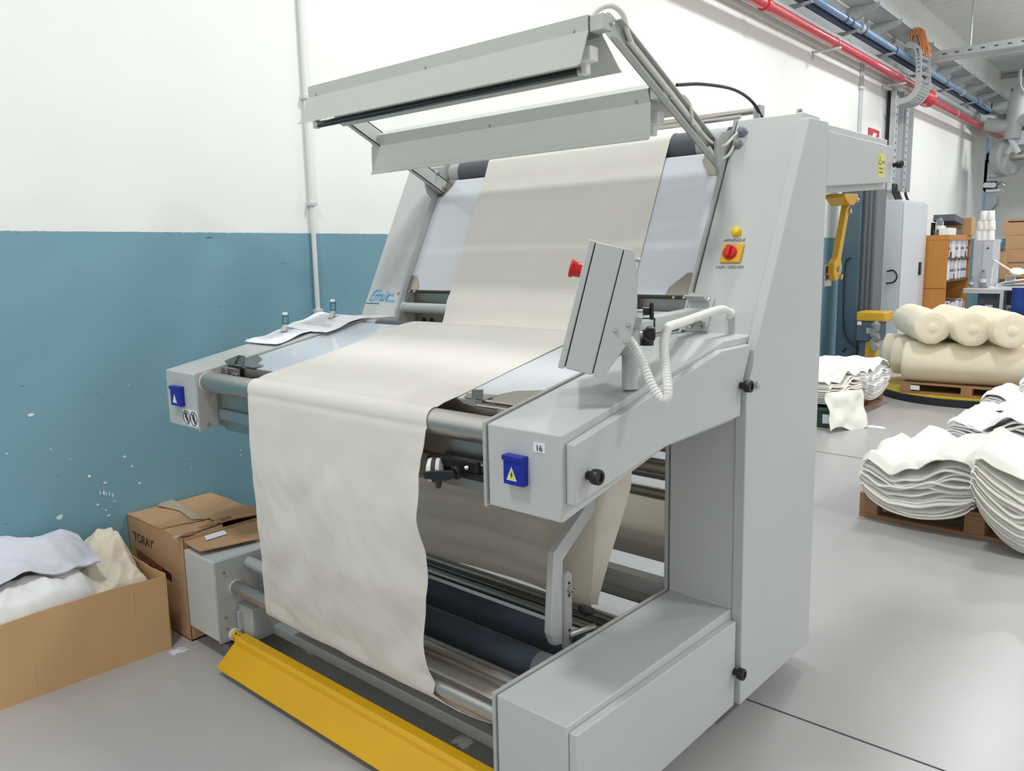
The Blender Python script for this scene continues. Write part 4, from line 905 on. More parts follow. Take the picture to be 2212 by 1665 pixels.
pile('folded white fabric stack with wavy layers at the corner of the first pallet', (.605, 3.225), .56, .56, R(-1), .148, .19, 13, 11, .06, .0, M_pilec, droop=.08, dv=5.5, bow=.03)
pile('folded white fabric stack bulging over the front edge of the first pallet', (1.195, 3.10), .56, .66, R(4), .148, .26, 15, 23, .05, .05, M_pilec, droop=.13, dv=3.2, bow=.13)
pile('folded white fabric stack behind the wavy one on the first pallet', (.66, 3.78), .58, .5, R(2), .148, .16, 9, 31, .06)
pile('folded white fabric stack with upright folds behind the bulging one', (1.25, 3.8), .5, .5, R(-3), .148, .20, 9, 37, .06)
pile('folded white fabric stack crossing the front of the second pallet', (.66, 4.83), .58, .55, R(-2), .146, .15, 9, 41, .06, .02)
pile('folded white fabric stack spreading over the right of the second pallet', (1.24, 4.86), .55, .55, R(3), .146, .16, 9, 43, .06)
pile('folded white fabric stack at the back of the second pallet', (.68, 5.4), 1.0, .45, R(0), .146, .15, 8, 47, .06)
pile('folded white fabric stack with fanned corners near the turntable rim', (.60, 6.12), .60, .5, R(-4), .146, .13, 8, 53, .06)
pile('folded white fabric stack heaped on the pallet beside the turntable', (.80, 6.5), .8, .6, R(2), .146, .22, 10, 59, .07)
# left pallet: stacks whose layered ends fan out to the right
pile('folded white fabric stack with fanned ends above the pale pallet', (-.42, 6.33), .62, .62, R(90), .15, .24, 14, 61, .05, .05, M_pilew, droop=.05, dv=5.)
pile('folded ivory fabric stack slumping beside the dark green crate', (-.50, 5.60), .66, .6, R(86), .178, .19, 10, 67, .05, .06, M_pilec)
pile('folded white fabric stack behind the fanned ones next to the mast', (-1.08, 6.1), .8, .4, R(90), .15, .22, 8, 71, .05)
def drape(u, v):
    p = Vector((-.46, 5.47, .32)).lerp(Vector((-.30, 5.90, .31)), u); d = v*.30
    return p+Vector((.10*v+.03*nz(u*4, v*3, 2), -.12*v, -d+.03*math.sin(u*7)*v))
tag(MB().grid(24, 24, drape, .003).build('cloth_scrap', M_pilec, None), 'ivory cloth tail hanging off the stack over the green crate', 'cloth')
# green crate
g = thing('plastic_crate', 'dark green plastic crate half hidden behind the machine column', 'crate', (-.72, 5.6, 0))
c0 = onz(1795, 925, 0); c1 = onz(1768, 928, 0)
MB().obox((c0.x, c0.y, 0), (-.55, -.12, 0), (-.08, .36, 0), (0, 0, .15)).build('body', M_green, g, bevel=.006); MB().obox((c0.x+.012, c0.y-.01, .14), (-.57, -.12, 0), (-.085, .38, 0), (0, 0, .03)).build('rim', M_green, g, bevel=.006)
MB().obox((c0.x-.02, c0.y-.008, .04), (-.05, -.011, 0), (0, -.002, 0), (0, 0, .08)).build('label', M_paper, g)

# ================================================================ turntable wrapper with rolls
tw = thing('pallet_wrapper', 'pallet wrapping machine with yellow turntable and dark grey mast', 'machine', (.08, 8.03, 0))
MB().lathe((.08, 8.03, 0), UZ, [(.875, .0), (.875, .07), (.865, .075)], 72).build('turntable_rim', M_rim, tw); MB().lathe((.08, 8.03, .06), UZ, [(.86, 0), (.86, .022), (.1, .022)], 72).build('turntable_deck', M_disc, tw)
mx0 = ony(1858, 600, 9.0).x; mx1 = ony(1888, 600, 9.0).x; mxl = ony(1815, 600, 9.0).x
MB().box(mx0, mx1, 9.0, 9.32, 0, 2.55).build('mast', M_mast2, tw, bevel=.01)
for k in range(6):
    xx = mx0+(mx1-mx0)*(k+.5)/6; MB().box(xx-.014, xx+.014, 8.985, 9.0, .02, 2.53).build('mast_rib', M_mast2 if k % 2 else M_dark, tw, bevel=.003)
MB().prism([(mxl, 8.93, 0), (mx0, 8.93, 0), (mx0, 9.3, 0), (mxl-.05, 9.3, 0)], (0, 0, 2.55)).build('mast_side_box', M_mast, tw, bevel=.012)
cy = 8.62
p0 = ony(1850, 673, cy); p1 = ony(1888, 698, cy)
MB().box(p0.x, p0.x+.33, cy, cy+.32, p1.z+.02, p0.z).build('carriage_cover', M_yel2, tw, bevel=.015)
MB().box(p0.x, p0.x+.26, cy+.02, cy+.30, p1.z-.22, p1.z+.02).build('carriage_body', M_mast, tw, bevel=.01); MB().box(p0.x+.012, p0.x+.06, cy+.012, cy+.02, p1.z-.03, p1.z+.015).build('carriage_label', M_paper, tw)
MB().box(p0.x+.12, p0.x+.2, cy+.01, cy+.02, p1.z-.13, p1.z-.06).build('carriage_label', M_lightgrey, tw, bevel=.004)
MB().box(p0.x+.10, p0.x+.22, cy+.06, cy+.2, .0, p1.z-.2).build('carriage_leg', M_yel2, tw, bevel=.006); MB().box(p0.x+.03, p0.x+.1, cy+.06, cy+.2, .0, p1.z-.2).build('carriage_leg', M_mast, tw, bevel=.006)
fr0 = ony(1890, 740, cy)
MB().tube([(fr0.x+.02*math.sin(k*1.9), cy-.02, .34+.036*k) for k in range(10)], .05, 12, True, [.035+.02*abs(math.sin(k*2.2)) for k in range(10)]).build('film_roll', M_film, tw)
MB().tube(smoothpath([ony(1838, 556, 8.9), ony(1826, 575, 8.9), ony(1822, 690, 8.9), ony(1830, 730, 8.9), ony(1852, 750, 8.9), ony(1875, 751, 8.7)]), .009, 8).build('black_hose', M_black, tw)
MB().tube(smoothpath([ony(1805, 772, 9.0), ony(1828, 752, 8.9)]), .008, 8).build('black_hose', M_black, tw)

def roll(label, a, b_, r, seed, knob_a=True):
    a = Vector(a); b_ = Vector(b_); d = (b_-a); L = d.length; d.normalize(); ref = UZ; s_ = d.cross(ref).normalized(); u = s_.cross(d)
    t = thing('fabric_roll', label, 'fabric roll', (a.x, a.y, a.z-r), 'ivory fabric rolls stacked on the turntable pallet')
    prof = [(.02, -.004), (.03, -.003), (.045, .0), (r*.55, .002), (r*.88, .0), (r*.97, .012), (r, .03)]+[(r*(1+.012*math.sin(k*1.3+seed)), .03+(L-.06)*k/16) for k in range(1, 16)]+[(r, L-.03), (r*.97, L-.012), (r*.88, L), (r*.5, L-.002), (.04, L+.004), (.02, L+.01)]
    b2 = MB().lathe(a, d, prof, 44)
    for v in b2.v:
        q_ = v-a; h = q_.dot(d); rad = q_-d*h
        if rad.length > r*.6:
            ang = math.atan2(rad.dot(u), rad.dot(s_))
            v += rad.normalized()*(.010*nz(ang*1.5, h*1.2, seed)+.006*abs(nz(ang*6, h*2.2, seed+3)))
            if v.z < a.z-r*.93: v.z = max(v.z, a.z-r*.97)
    b2.build('wrapped_body', M_roll, t, ang=70)
    MB().lathe(a-d*.003, d, [(.012, -.010), (.022, -.009), (.034, -.004), (.048, .0), (.05, .004)], 20).build('core_bulge', M_roll, t)
    return t
PT = .085+.104
roll('long ivory fabric roll lying along the front of the turntable pallet', (-.395, 7.45, PT+.202), (1.05, 7.56, PT+.202), .202, 1)
roll('ivory fabric roll lying in the middle of the lower layer, its end standing out', (-.62, 7.86, PT+.198), (.95, 7.97, PT+.198), .198, 2)
roll('ivory fabric roll lying at the back of the lower layer by the film', (-.83, 8.24, PT+.195), (.75, 8.38, PT+.195), .195, 3)
zt = PT+.60
for k, (px, nm) in enumerate((((2016, 712), 'ivory fabric roll on top beside the wrapping mast, its sleeve wrinkled'), ((2104, 712), 'ivory fabric roll on top between two other rolls'), ((2189, 710), 'ivory fabric roll on top above the free end of the long roll'))):
    c = ony(*px, 7.28); z_ = PT+.39+.176
    roll(nm, (c.x, 7.26, z_), (c.x-.52, 8.30, z_), .166, 5+k)
tag(MB().obox((-.28, 7.288, .12), (.085, 0, 0), (0, .004, 0), (0, 0, .045)).build('paper_label', M_paper, None), 'small white label stuck on the weathered pallet edge', 'label')

# ================================================================ storage by the far wall
cb = thing('metal_cabinet', 'tall light grey steel cabinet with dark handle beside the wall', 'cabinet', wp(10.8, .3, 0))
ca = onw(1955, 430, .6); cc = onw(2011, 437, .6); CZ = 2.16
cy0, cy1 = ca.y, min(cc.y, 11.32)
MB().prism([wp(cy0, .02, 0), wp(cy0, .57, 0), wp(cy1, .57, 0), wp(cy1, .02, 0)], (0, 0, CZ)).build('body', M_cab, cb, bevel=.006)
for a, b_ in ((cy0+.01, (cy0*.47+cy1*.53)-.004), ((cy0*.47+cy1*.53)+.004, cy1-.01)): MB().prism([wp(a, .572, .06), wp(b_, .572, .06), wp(b_, .60, .06), wp(a, .60, .06)], (0, 0, CZ-.09)).build('door', M_cab, cb, bevel=.004)
hp = onw(1985, 580, .60); MB().prism([wp(hp.y-.03, .60, hp.z-.09), wp(hp.y+.03, .60, hp.z-.09), wp(hp.y+.03, .625, hp.z-.09), wp(hp.y-.03, .625, hp.z-.09)], (0, 0, .18)).build('handle', M_black, cb, bevel=.004)
cp0 = ony(1926, 598, cy0-.02); MB().tube(smoothpath([ony(1916, 586, cy0-.02), ony(1930, 584, cy0-.02), ony(1938, 597, cy0-.02), ony(1930, 609, cy0-.02), ony(1914, 612, cy0-.02)]), .010, 8).build('cable_loop', M_black, cb)
# bookcase with binders
bk = thing('bookcase', 'orange wood bookcase with dark shelves full of binders', 'bookcase', (-1.2, 12.0, 0))
SX = -1.0; sA = onx(2050, 508, SX); sB = onx(2098, 518, SX); SY0, SY1, SZ = sA.y, sB.y, 1.70
SD = SX-.33
MB().box(SD, SX, SY0, SY0+.025, 0, SZ).build('side_panel', M_shelf, bk, bevel=.002); MB().box(SD, SX, SY1-.025, SY1, 0, SZ).build('side_panel', M_shelf, bk, bevel=.002)
MB().box(SD, SD+.01, SY0, SY1, 0, SZ).build('back_panel', M_shelf2, bk); MB().box(SD-.002, SX+.004, SY0-.004, SY1+.004, SZ-.07, SZ+.002).build('top_panel', M_shelf, bk, bevel=.002)
MB().box(SD, SX, SY0-.003, SY0-.0005, SZ*.555, SZ*.56).build('side_joint', M_shelf2, bk)
shz = [.10, .50, .90, 1.26]
shz = [.05, onx(2047, 645, SX).z-.36, onx(2050, 605, SX).z-.005, onx(2052, 558, SX).z]
for z in shz: MB().box(SD, SX, SY0+.02, SY1-.02, z-.02, z).build('shelf', M_shelf2, bk, bevel=.002)
M_bw = mat('white_binder', (222, 224, 228), .5); M_bd = mat('speckled_grey_binder', (96, 98, 104), .6, var=.3, vscale=60); M_bm = mat('maroon_binder', (110, 50, 52), .5)
rnd = random.Random(21); nb = 0
def binder(y, w, z, h, m, lm, split, lab_):
    t = thing('binder', lab_, 'binder', (SX-.15, y+w/2, z), 'binders on the bookcase shelves: '+lab_)
    MB().box(SX-.31, SX-.02, y, y+w, z, z+h).build('cover', m, t, bevel=.003, seg=1)
    MB().box(SX-.0205, SX-.018, y+w*.18, y+w*.82, z+h*(.52 if split else .3), z+h*.93).build('spine_label', lm, t, smooth=False)
    if split: MB().box(SX-.0205, SX-.018, y+w*.18, y+w*.82, z+h*.06, z+h*.4).build('spine_label', lm, t, smooth=False)
for si, z in enumerate(shz[1:]):
    y = SY0+.04; k = 0
    while y < SY1-.12:
        w = rnd.choice((.05, .06, .075)); sp = si != 0
        m = M_bm if (si == 2 and k in (2, 3)) else (M_bd if rnd.random() < .55 else M_bm if rnd.random() < .3 else M_bw)
        binder(y, w, z+.001, .30+rnd.uniform(-.015, .01), m, M_bw, sp and m is not M_bm, '%s binder standing on the %s shelf of the bookcase' % ('maroon' if m is M_bm else 'white' if m is M_bw else 'grey', ('lowest filled', 'middle', 'top')[si])); y += w+.006; k += 1
        if rnd.random() < .12: y += .03
# things on top of the bookcase
def pxy(u, v, Y): return ony(u, v, Y)
def bottle(label, u, v0, v1, Y, r):
    a = ony(u, v1, Y); z0 = a.z; h = ony(u, v0, Y).z-z0
    t = thing('plastic_bottle', label, 'bottle', a)
    MB().lathe(a, UZ, [(r*.9, 0), (r, .01), (r, h*.55), (r*.95, h*.62), (r, h*.68), (r*.75, h*.82), (r*.35, h*.90), (r*.33, h*.94)], 18).build('body', M_glass, t)
    MB().lathe(a+Vector((0, 0, h*.94)), UZ, [(r*.42, 0), (r*.42, h*.06), (.001, h*.06)], 12).build('cap', mat('blue_cap', (90, 110, 150), .5), t)
    MB().lathe(a+Vector((0, 0, h*.32)), UZ, [(r*1.01, 0), (r*1.01, h*.2)], 18).build('label_band', M_white, t)
    return t
t_ = bottle('clear water bottle standing on the bookcase top', 2029, 460, 500, SY0+.25, .055); t_.location.z = SZ; 
def simple(name, label, cat, mbs, m, grp=None, bevel=.003): return tag(mbs.build(name, m, None, bevel=bevel), label, cat, grp)
xt = SX
q0 = onx(2020, 500, SX-.04); q1 = onx(2058, 484, SX-.04)
simple('document_tray', 'flat white box lying on the bookcase top', 'box', MB().box(SX-.14, SX-.01, SY0+.03, SY0+.42, SZ, SZ+.10), M_white)
fbx = thing('box_file', 'speckled box file leaning open on the bookcase top', 'box file', (SX-.2, SY0+.7, SZ))
MB().obox((SX-.33, SY0+.46, SZ), (.29, 0, 0), (0, .42, 0), (0, 0, .08)).build('base', M_bd, fbx, bevel=.003); MB().obox((SX-.33, SY0+.42, SZ+.21), (.29, 0, 0), (0, .5, -.06), (0, .02, .09)).build('lid', M_bd, fbx, bevel=.003)
simple('box_file', 'dark flat box file under the leaning one', 'box file', MB().box(SX-.36, SX-.335, SY0+.45, SY0+.9, SZ, SZ+.19), M_black)
simple('small_carton', 'small brown carton standing at the end of the bookcase top', 'carton', MB().box(SX-.30, SX+.05, SY1-.27, SY1-.02, SZ, SZ+.26), M_card)
# workbench, small cabinet and what stands there
TY = 12.75; TZ = .90
ta = onz(2096, 620, TZ); tb_ = onz(2172, 622, TZ)
wb = thing('workbench', 'grey steel workbench with white top beyond the fabric rolls', 'table', (-.5, TY, 0))
BX0, BX1, BY0, BY1 = ta.x-.03, tb_.x, min(ta.y, tb_.y)-.15, min(ta.y, tb_.y)+.95
MB().box(BX0, BX1+.75, BY0, BY1, TZ-.03, TZ).build('worktop', M_white, wb, bevel=.004); MB().box(BX0, BX1, BY0+.005, BY0+.035, TZ-.08, TZ-.03).build('front_rail', M_cab, wb, bevel=.003)
for x, y in ((BX0+.0, BY0+.01), (BX1-.04, BY0+.01), (BX0, BY1-.06), (BX1+.68, BY1-.06)): MB().box(x, x+.045, y, y+.045, 0, TZ-.03).build('leg', M_cab, wb, bevel=.003)
sc0 = onz(2100, 612, TZ)
sc = thing('small_cabinet', 'small grey metal cabinet standing on the workbench', 'cabinet', (BX0+.2, BY0+.5, TZ))
SCY = BY0+.10; s0 = ony(2098, 600, SCY).x; s1 = ony(2120, 600, SCY).x; s2 = ony(2143, 600, SCY).x; sz = ony(2122, 518, SCY).z
MB().box(s0, s2, SCY, SCY+.42, TZ, sz).build('body', mat('lilac_grey_metal', (196, 200, 208), .45), sc, bevel=.006); MB().box(s1, s2-.01, SCY-.014, SCY, TZ+.02, sz-.05).build('door', M_cab, sc, bevel=.003)
dl = ony(2134, 536, SCY-.015); MB().box(dl.x-.015, dl.x+.015, SCY-.02, SCY-.014, dl.z-.01, dl.z+.01).build('lock', M_black, sc)
# yarn cones on the small cabinet
def cone(x, y, z, h, r, row_):
    return tag(MB().lathe((x, y, z), UZ, [(r, 0), (r*1.02, h*.1), (r*.86, h*.97), (r*.8, h), (r*.3, h), (r*.28, h*.96)], 22).build('yarn_cone', M_white, None), 'white yarn cone in the %s row of cones on the small grey cabinet' % row_, 'yarn cone', 'white yarn cones in the %s row' % row_)
for lv, us in enumerate(((2115, 2127, 2140), (2118, 2129, 2140), (2123, 2137))):
    for u_ in us: cone(ony(u_, 510, SCY+.2).x, SCY+.2+.004*lv, sz+lv*.147, .145, .058, ('bottom', 'middle', 'top')[lv])
bottle('clear bottle with pale label on the workbench front edge', 2122, 578, 616, BY0+.06, .045).location.z = TZ
bottle('small clear bottle at the bookcase end of the workbench', 2098, 590, 614, BY0+.08, .03).location.z = TZ
lm = thing('magnifier_lamp', 'white swing arm magnifier lamp reaching over the workbench', 'lamp', (s2, SCY+.1, TZ))
LP = [ony(2140, 612, SCY), ony(2147, 562, SCY), ony(2185, 585, SCY-.1), ony(2190, 588, SCY-.1)]
MB().tube(LP[:2], .012, 8).build('lower_arm', M_white, lm); MB().tube(LP[1:3], .016, 8).build('upper_arm', M_white, lm); c = ony(2197, 588, SCY-.12)
MB().lathe(c, (.15, -.5, 1), [(.09, 0), (.10, .012), (.09, .028), (.06, .03)], 24).build('lamp_head', M_white, lm)
MB().lathe((LP[0].x, LP[0].y, TZ), UZ, [(.05, 0), (.05, .02), (.015, .03)], 14).build('base', M_white, lm)
pl = MB()
for k in range(3): pl.obox((s2+.03, SCY+.1+.05*k, TZ+.02*k+.005), (.5, -.1, -.0+.05*k), (.05, .25, .02), (0, 0, .012))
simple('paper_stack', 'loose sheets and folders lying on the workbench', 'papers', pl, M_paper, bevel=0)
bc0 = ony(2180, 600, SCY+.0); simple('glass_jar', 'small clear square jar on the workbench below the lamp', 'jar', MB().box(bc0.x-.07, bc0.x+.05, SCY+.1, SCY+.22, TZ, TZ+.19), M_glass)
# crates below the bench
def crate(label, u0, u1, v0, v1, Y):
    a = ony(u0, v0, Y); b_ = ony(u1, v1, Y); t = thing('storage_crate', label, 'crate', (a.x, Y, 0), 'grey storage crates under the workbench')
    z1 = a.z; MB().box(a.x, b_.x, Y, Y+.4, max(.0, z1-.42), z1).build('body', M_crate, t, bevel=.01); MB().box(a.x-.015, b_.x+.015, Y-.012, Y+.41, z1-.04, z1).build('rim', M_crate, t, bevel=.004)
    for k in range(3): MB().box(a.x+.08, b_.x-.08, Y-.01, Y, z1-.12-.09*k, z1-.09-.09*k).build('rib', M_crate, t, bevel=.003)
    MB().box((a.x+b_.x)/2-.05, (a.x+b_.x)/2+.05, Y-.008, Y, z1-.36, z1-.22).build('label', M_paper, t)
    MB().box(a.x+.02, b_.x-.02, Y+.02, Y+.38, 0, max(.02, z1-.42)).build('lower_body', M_crate, t, bevel=.004)
crate('grey plastic storage crate under the left of the workbench', 2113, 2160, 627, 690, BY0+.2); crate('grey plastic storage crate beside the workbench leg', 2168, 2195, 628, 690, BY0+.64)
ov = ony(2196, 625, BY0+.15)
def ovf(u, v): return Vector((ov.x+.5*u+.03*nz(u*5, v*4, 1), BY0-.10+.05*nz(u*4, v*5, 7)-.03*u, .10+.82*(1-v)-.1*u*v))
tag(MB().grid(30, 30, ovf, .02).build('blue_overall', M_navy, None), 'navy blue work overall hanging at the workbench end', 'clothing')
# cartons piled against the far side
CYc = 14.2
def carton(label, u0, u1, v0, v1, Y, d=.5):
    a = ony(u0, v0, Y); b_ = ony(u1, v1, Y)
    t = thing('stacked_carton', label, 'carton', (a.x, Y, b_.z), 'brown cartons piled behind the workbench'); MB().box(a.x, max(b_.x, a.x+.08), Y, Y+d, b_.z, a.z).build('body', M_card, t, bevel=.004)
    MB().box(a.x+.02, max(b_.x, a.x+.08)-.02, Y-.002, Y, a.z-.004, a.z-.001).build('flap_edge', M_cardin, t)
    return t
carton('flattened brown carton on top of the carton pile', 2178, 2260, 473, 478, CYc)
carton('brown carton topmost in the tall carton pile', 2168, 2260, 478, 507, CYc); carton('brown carton second from the top of the tall pile', 2173, 2260, 508, 537, CYc)
carton('brown carton third from the top of the tall pile', 2172, 2260, 538, 566, CYc); carton('brown carton low in the tall pile above the lamp', 2174, 2260, 568, 600, CYc)
carton('large brown carton at the bottom of the tall pile', 2160, 2260, 601, 680, CYc); 
carton('narrow brown carton leaning beside the tall pile', 2143, 2153, 537, 600, CYc-.1, .3); carton('narrow brown carton between its neighbour and the tall pile', 2154, 2171, 543, 603, CYc-.15, .3)
bl = ony(2143, 601, CYc-.1); simple('carton_stand', 'dark bench carrying the narrow cartons', 'bench', MB().box(bl.x-.1, bl.x+1.2, CYc-.2, CYc+.6, 0, ony(2160, 681, CYc).z), M_dark)
wn = onw(2158, 500, 0)
pn = ony(2154, 501, Y1-.01)
tag(MB().box(pn.x-.11, pn.x+.11, Y1-.012, Y1-.0, pn.z-.22, pn.z+.22).build('wall_notice', M_paper, None), 'pale notice sheet on the far white wall', 'notice')

# ================================================================ services along the wall
def pipe(name, label, y0, y1, off, z, r, m, grp=None): 
    t = thing(name, label, 'pipe', wp(y0, off, z-r), grp); MB().cyl(wp(y0, off, z), wp(y1, off, z), r, 20).build('pipe', m, t); return t
rp1 = pipe('fire_main_pipe', 'glossy red fire pipe running along the white wall up to the cable tray', 2.6, 11.75, .25, 3.83, .052, M_redpipe)
def band(t, y, off, z, r, m, w=.03, name='pipe_clamp'): return MB().cyl(wp(y-w, off, z), wp(y+w, off, z), r, 20).build(name, m, t)
band(rp1, 6.25, .25, 3.83, .066, M_redpipe, .035, 'coupling')
for y in (8.2, 10.9): 
    MB().tube([wp(y, .25, 3.775)+Vector((.058*math.cos(a), 0, .055+.058*math.sin(a))) for a in [k*math.pi/8-.2 for k in range(11)]], .006, 6).build('pipe_hanger', M_cab, rp1)
    MB().obox(wp(y-.02, 0, 3.755), (.32, 0, 0), (0, .04, 0), (0, 0, .022)).build('bracket', M_cab, rp1, bevel=.002); MB().obox(wp(y-.02, 0, 3.68), (.012, 0, 0), (0, .04, 0), (0, 0, .10)).build('bracket', M_cab, rp1)
rp2 = pipe('fire_main_pipe', 'red fire pipe continuing beyond the valve towards the far wall', 12.6, 18.6, .25, 3.76, .052, M_redpipe)
for a in range(6): MB().lathe(wp(12.35, .25, 3.76), Vector((math.cos(a*1.047), .2, math.sin(a*1.047))), [(.02, .03), (.022, .10)], 8).build('valve_lug', M_redpipe, rp2)
MB().lathe(wp(12.15, .25, 3.76), (WK, 1, 0), [(.06, 0), (.10, .05), (.10, .14), (.13, .2), (.13, .24), (.06, .30), (.055, .5)], 20).build('valve_body', M_redpipe, rp2)
MB().cyl(wp(12.3, .25, 3.8), wp(12.3, .25, 4.02), .03, 12).build('valve_stem', M_redpipe, rp2); MB().lathe(wp(12.3, .25, 4.0), UZ, [(.05, 0), (.06, .02), (.05, .04)], 12).build('valve_stem', M_redpipe, rp2)
for y in (14.3, 16.6): band(rp2, y, .25, 3.76, .058, M_cab, .008)
bp_ = pipe('water_pipe', 'pale blue plastic pipe with black clamps high on the wall', 5.5, 18.4, .30, 4.11, .040, M_bluepipe)
for y in (8.35, 8.55, 10.35, 13.2, 15.6): band(bp_, y, .30, 4.11, .046, M_bluedark, .022)
for y in (8.9, 14.4):
    band(bp_, y, .30, 4.11, .058, M_greypipe, .05, 'union_nut'); band(bp_, y+.1, .30, 4.11, .052, M_bluedark, .03, 'union_nut')
MB().obox(wp(5.5, .20, 4.05), Vector((WK*12.9, 12.9, 0)), (.055, 0, 0), (0, 0, .05)).build('support_rail', M_bluedark, bp_)
for y in (7.2, 8.7, 10.2, 11.9, 13.5, 15.2, 16.9): MB().prism([wp(y, .003, 4.05), wp(y, .34, 4.05), wp(y, .34, 4.035), wp(y, .003, 3.995)], (WK*.05, .05, 0)).build('support_bracket', M_greypipe, bp_)
gp = pipe('drain_pipe', 'grey pipe between the red and the blue pipe along the wall', 5.0, 16.4, .16, 3.94, .05, M_greypipe)
for y in (8.9, 9.5, 13.0): MB().tube([wp(y, .16, 3.94)+Vector((.058*math.cos(k*.5), 0, .058*math.sin(k*.5))) for k in range(13)], .006, 6).build('pipe_ring', M_cab, gp)
MB().tube(smoothpath([wp(16.4, .16, 3.94), wp(16.8, .25, 3.94), wp(17.1, .6, 3.95), wp(17.2, 1.0, 3.96)], 5), .085, 14).build('elbow', M_greypipe, gp)
# cable tray on brackets under the beam
ct_ = thing('cable_tray', 'galvanised cable tray on triangular brackets high along the wall', 'cable tray', wp(7, .2, 4.45))
MB().obox(wp(6.5, .04, 4.47), Vector((WK*12, 12, 0)), (.30, 0, 0), (0, 0, .012)).build('tray_floor', M_galv, ct_); MB().obox(wp(6.5, .335, 4.47), Vector((WK*12, 12, 0)), (.006, 0, 0), (0, 0, .07)).build('tray_side', M_galv, ct_)
for y in (9.3, 10.3, 11.95, 12.9, 13.9, 14.9, 16, 17.1):
    MB().prism([wp(y, .0, 4.47), wp(y, .40, 4.47), wp(y, .40, 4.43), wp(y, .04, 4.28), wp(y, .0, 4.28)], (WK*.05, .05, 0)).build('bracket', M_galv, ct_, bevel=.003)
for y in (8.2, 10.0, 11.3, 12.4, 13.3, 14.2): MB().obox(wp(y, 0, 4.16), (.03, 0, 0), (0, .05, 0), (0, 0, .46)).build('panel_post', M_cab, ct_)
# the upright tray and the two bent ladder rails
vt = thing('vertical_cable_tray', 'perforated galvanised upright cable trays beside the grey cabinet', 'cable tray', wp(11.3, .1, 2.3))
def upright(u0, u1, v0, v1, off, name):
    a = onw(u0, v0, off); b_ = onw(u1, v0, off); z1 = a.z; z0 = onw(u0, v1, off).z
    o = MB().prism([wp(a.y, off, z0), wp(b_.y, off, z0), wp(b_.y, off+.012, z0), wp(a.y, off+.012, z0)], (0, 0, z1-z0)).build(name, M_galv, vt, bevel=.002)
    for sy_ in (a.y, b_.y): MB().prism([wp(sy_-.006, off, z0), wp(sy_+.006, off, z0), wp(sy_+.006, off+.07, z0), wp(sy_-.006, off+.07, z0)], (0, 0, z1-z0)).build('tray_flange', M_galv, vt)
    k = z0+.06
    while k < z1-.04:
        for f_ in (.3, .7):
            yy = a.y+(b_.y-a.y)*f_; MB().prism([wp(yy-.022, off+.012, k), wp(yy+.022, off+.012, k), wp(yy+.022, off+.014, k), wp(yy-.022, off+.014, k)], (0, 0, .03)).build('slot', M_dark, vt, smooth=False)
        k += .1
upright(1926, 1944, 190, 412, .08, 'tray'); upright(1950, 1966, 205, 415, .10, 'tray')
for y, z in ((11.35, 2.36), (11.5, 2.36), (11.62, 2.36), (12.0, 2.36)): MB().tube(smoothpath([wp(y, .1, z+.1), wp(y, .12, z-.05), wp(y+.03, .2, z-.22)]), .02, 8).build('tray_cable', M_black, vt)
lb = thing('bent_cable_tray', 'pair of galvanised tray rails bent like a hook below the orange cables', 'cable tray', (-1.4, 10.9, 3.5))
def railpath(pts, Y): return smoothpath([ony(u, v, Y) for u, v in pts], 6)
def strip(path, w, th, name, Y):
    n = len(path); V = []
    for i in range(n):
        t = (path[min(i+1, n-1)]-path[max(i-1, 0)]).normalized(); nn = Vector((0, 1, 0)).cross(t).normalized()
        for a_, b_ in ((-1, 0), (1, 0), (1, 1), (-1, 1)): V.append(path[i]+nn*(w/2*a_)+Vector((0, th*b_, 0)))
    F = [[i*4+k, i*4+(k+1) % 4, (i+1)*4+(k+1) % 4, (i+1)*4+k] for i in range(n-1) for k in range(4)]+[[3, 2, 1, 0], [(n-1)*4+k for k in range(4)]]
    return MB().add(V, F).build(name, M_galv, lb)
R1 = [(1932, 219), (1952, 217), (1968, 209), (1980, 193), (1984, 170), (1984, 120), (1980, 103), (1968, 97), (1957, 98)]
p1 = railpath(R1, 10.9); strip(p1, .075, .012, 'rail', 10.9)
p2 = railpath([(u+20, v+9) for u, v in R1], 11.3); strip(p2, .075, .012, 'rail', 11.3)
for i in range(8, 40, 2):
    a, b_ = p1[i], p2[i]; MB().tube([a, b_], .022, 6).build('rung', M_galv, lb)
for i in range(26, 36):
    q_ = p1[i]; MB().obox(q_+Vector((-.012, -.002, -.008)), (.024, 0, 0), (0, .003, 0), (0, 0, .012)).build('slot', M_dark, lb, smooth=False)
oc = thing('orange_cable_bundle', 'drooping bundle of orange cables spilling from the tray above', 'cable', ony(1990, 120, 11.1))
rnd = random.Random(5)
for k in range(44):
    f_ = rnd.random(); Yk = 11.05+.3*rnd.random()
    P_ = [(1966+14*f_, 74+8*rnd.random()), (1972+14*f_, 60+6*rnd.random()), (1980+16*f_+2*rnd.random(), 66+8*(1-f_)), (1984+20*f_, 88+6*rnd.random()), (1986+26*f_, 104+22*rnd.random())]
    if k % 5 == 0: P_ = [(1968+4*f_, 66), (1967+6*f_, 84), (1970+10*f_, 100+6*f_)]
    MB().tube(smoothpath([ony(u_, v_, Yk) for u_, v_ in P_], 5), .009, 5).build('cable', M_orange, oc)
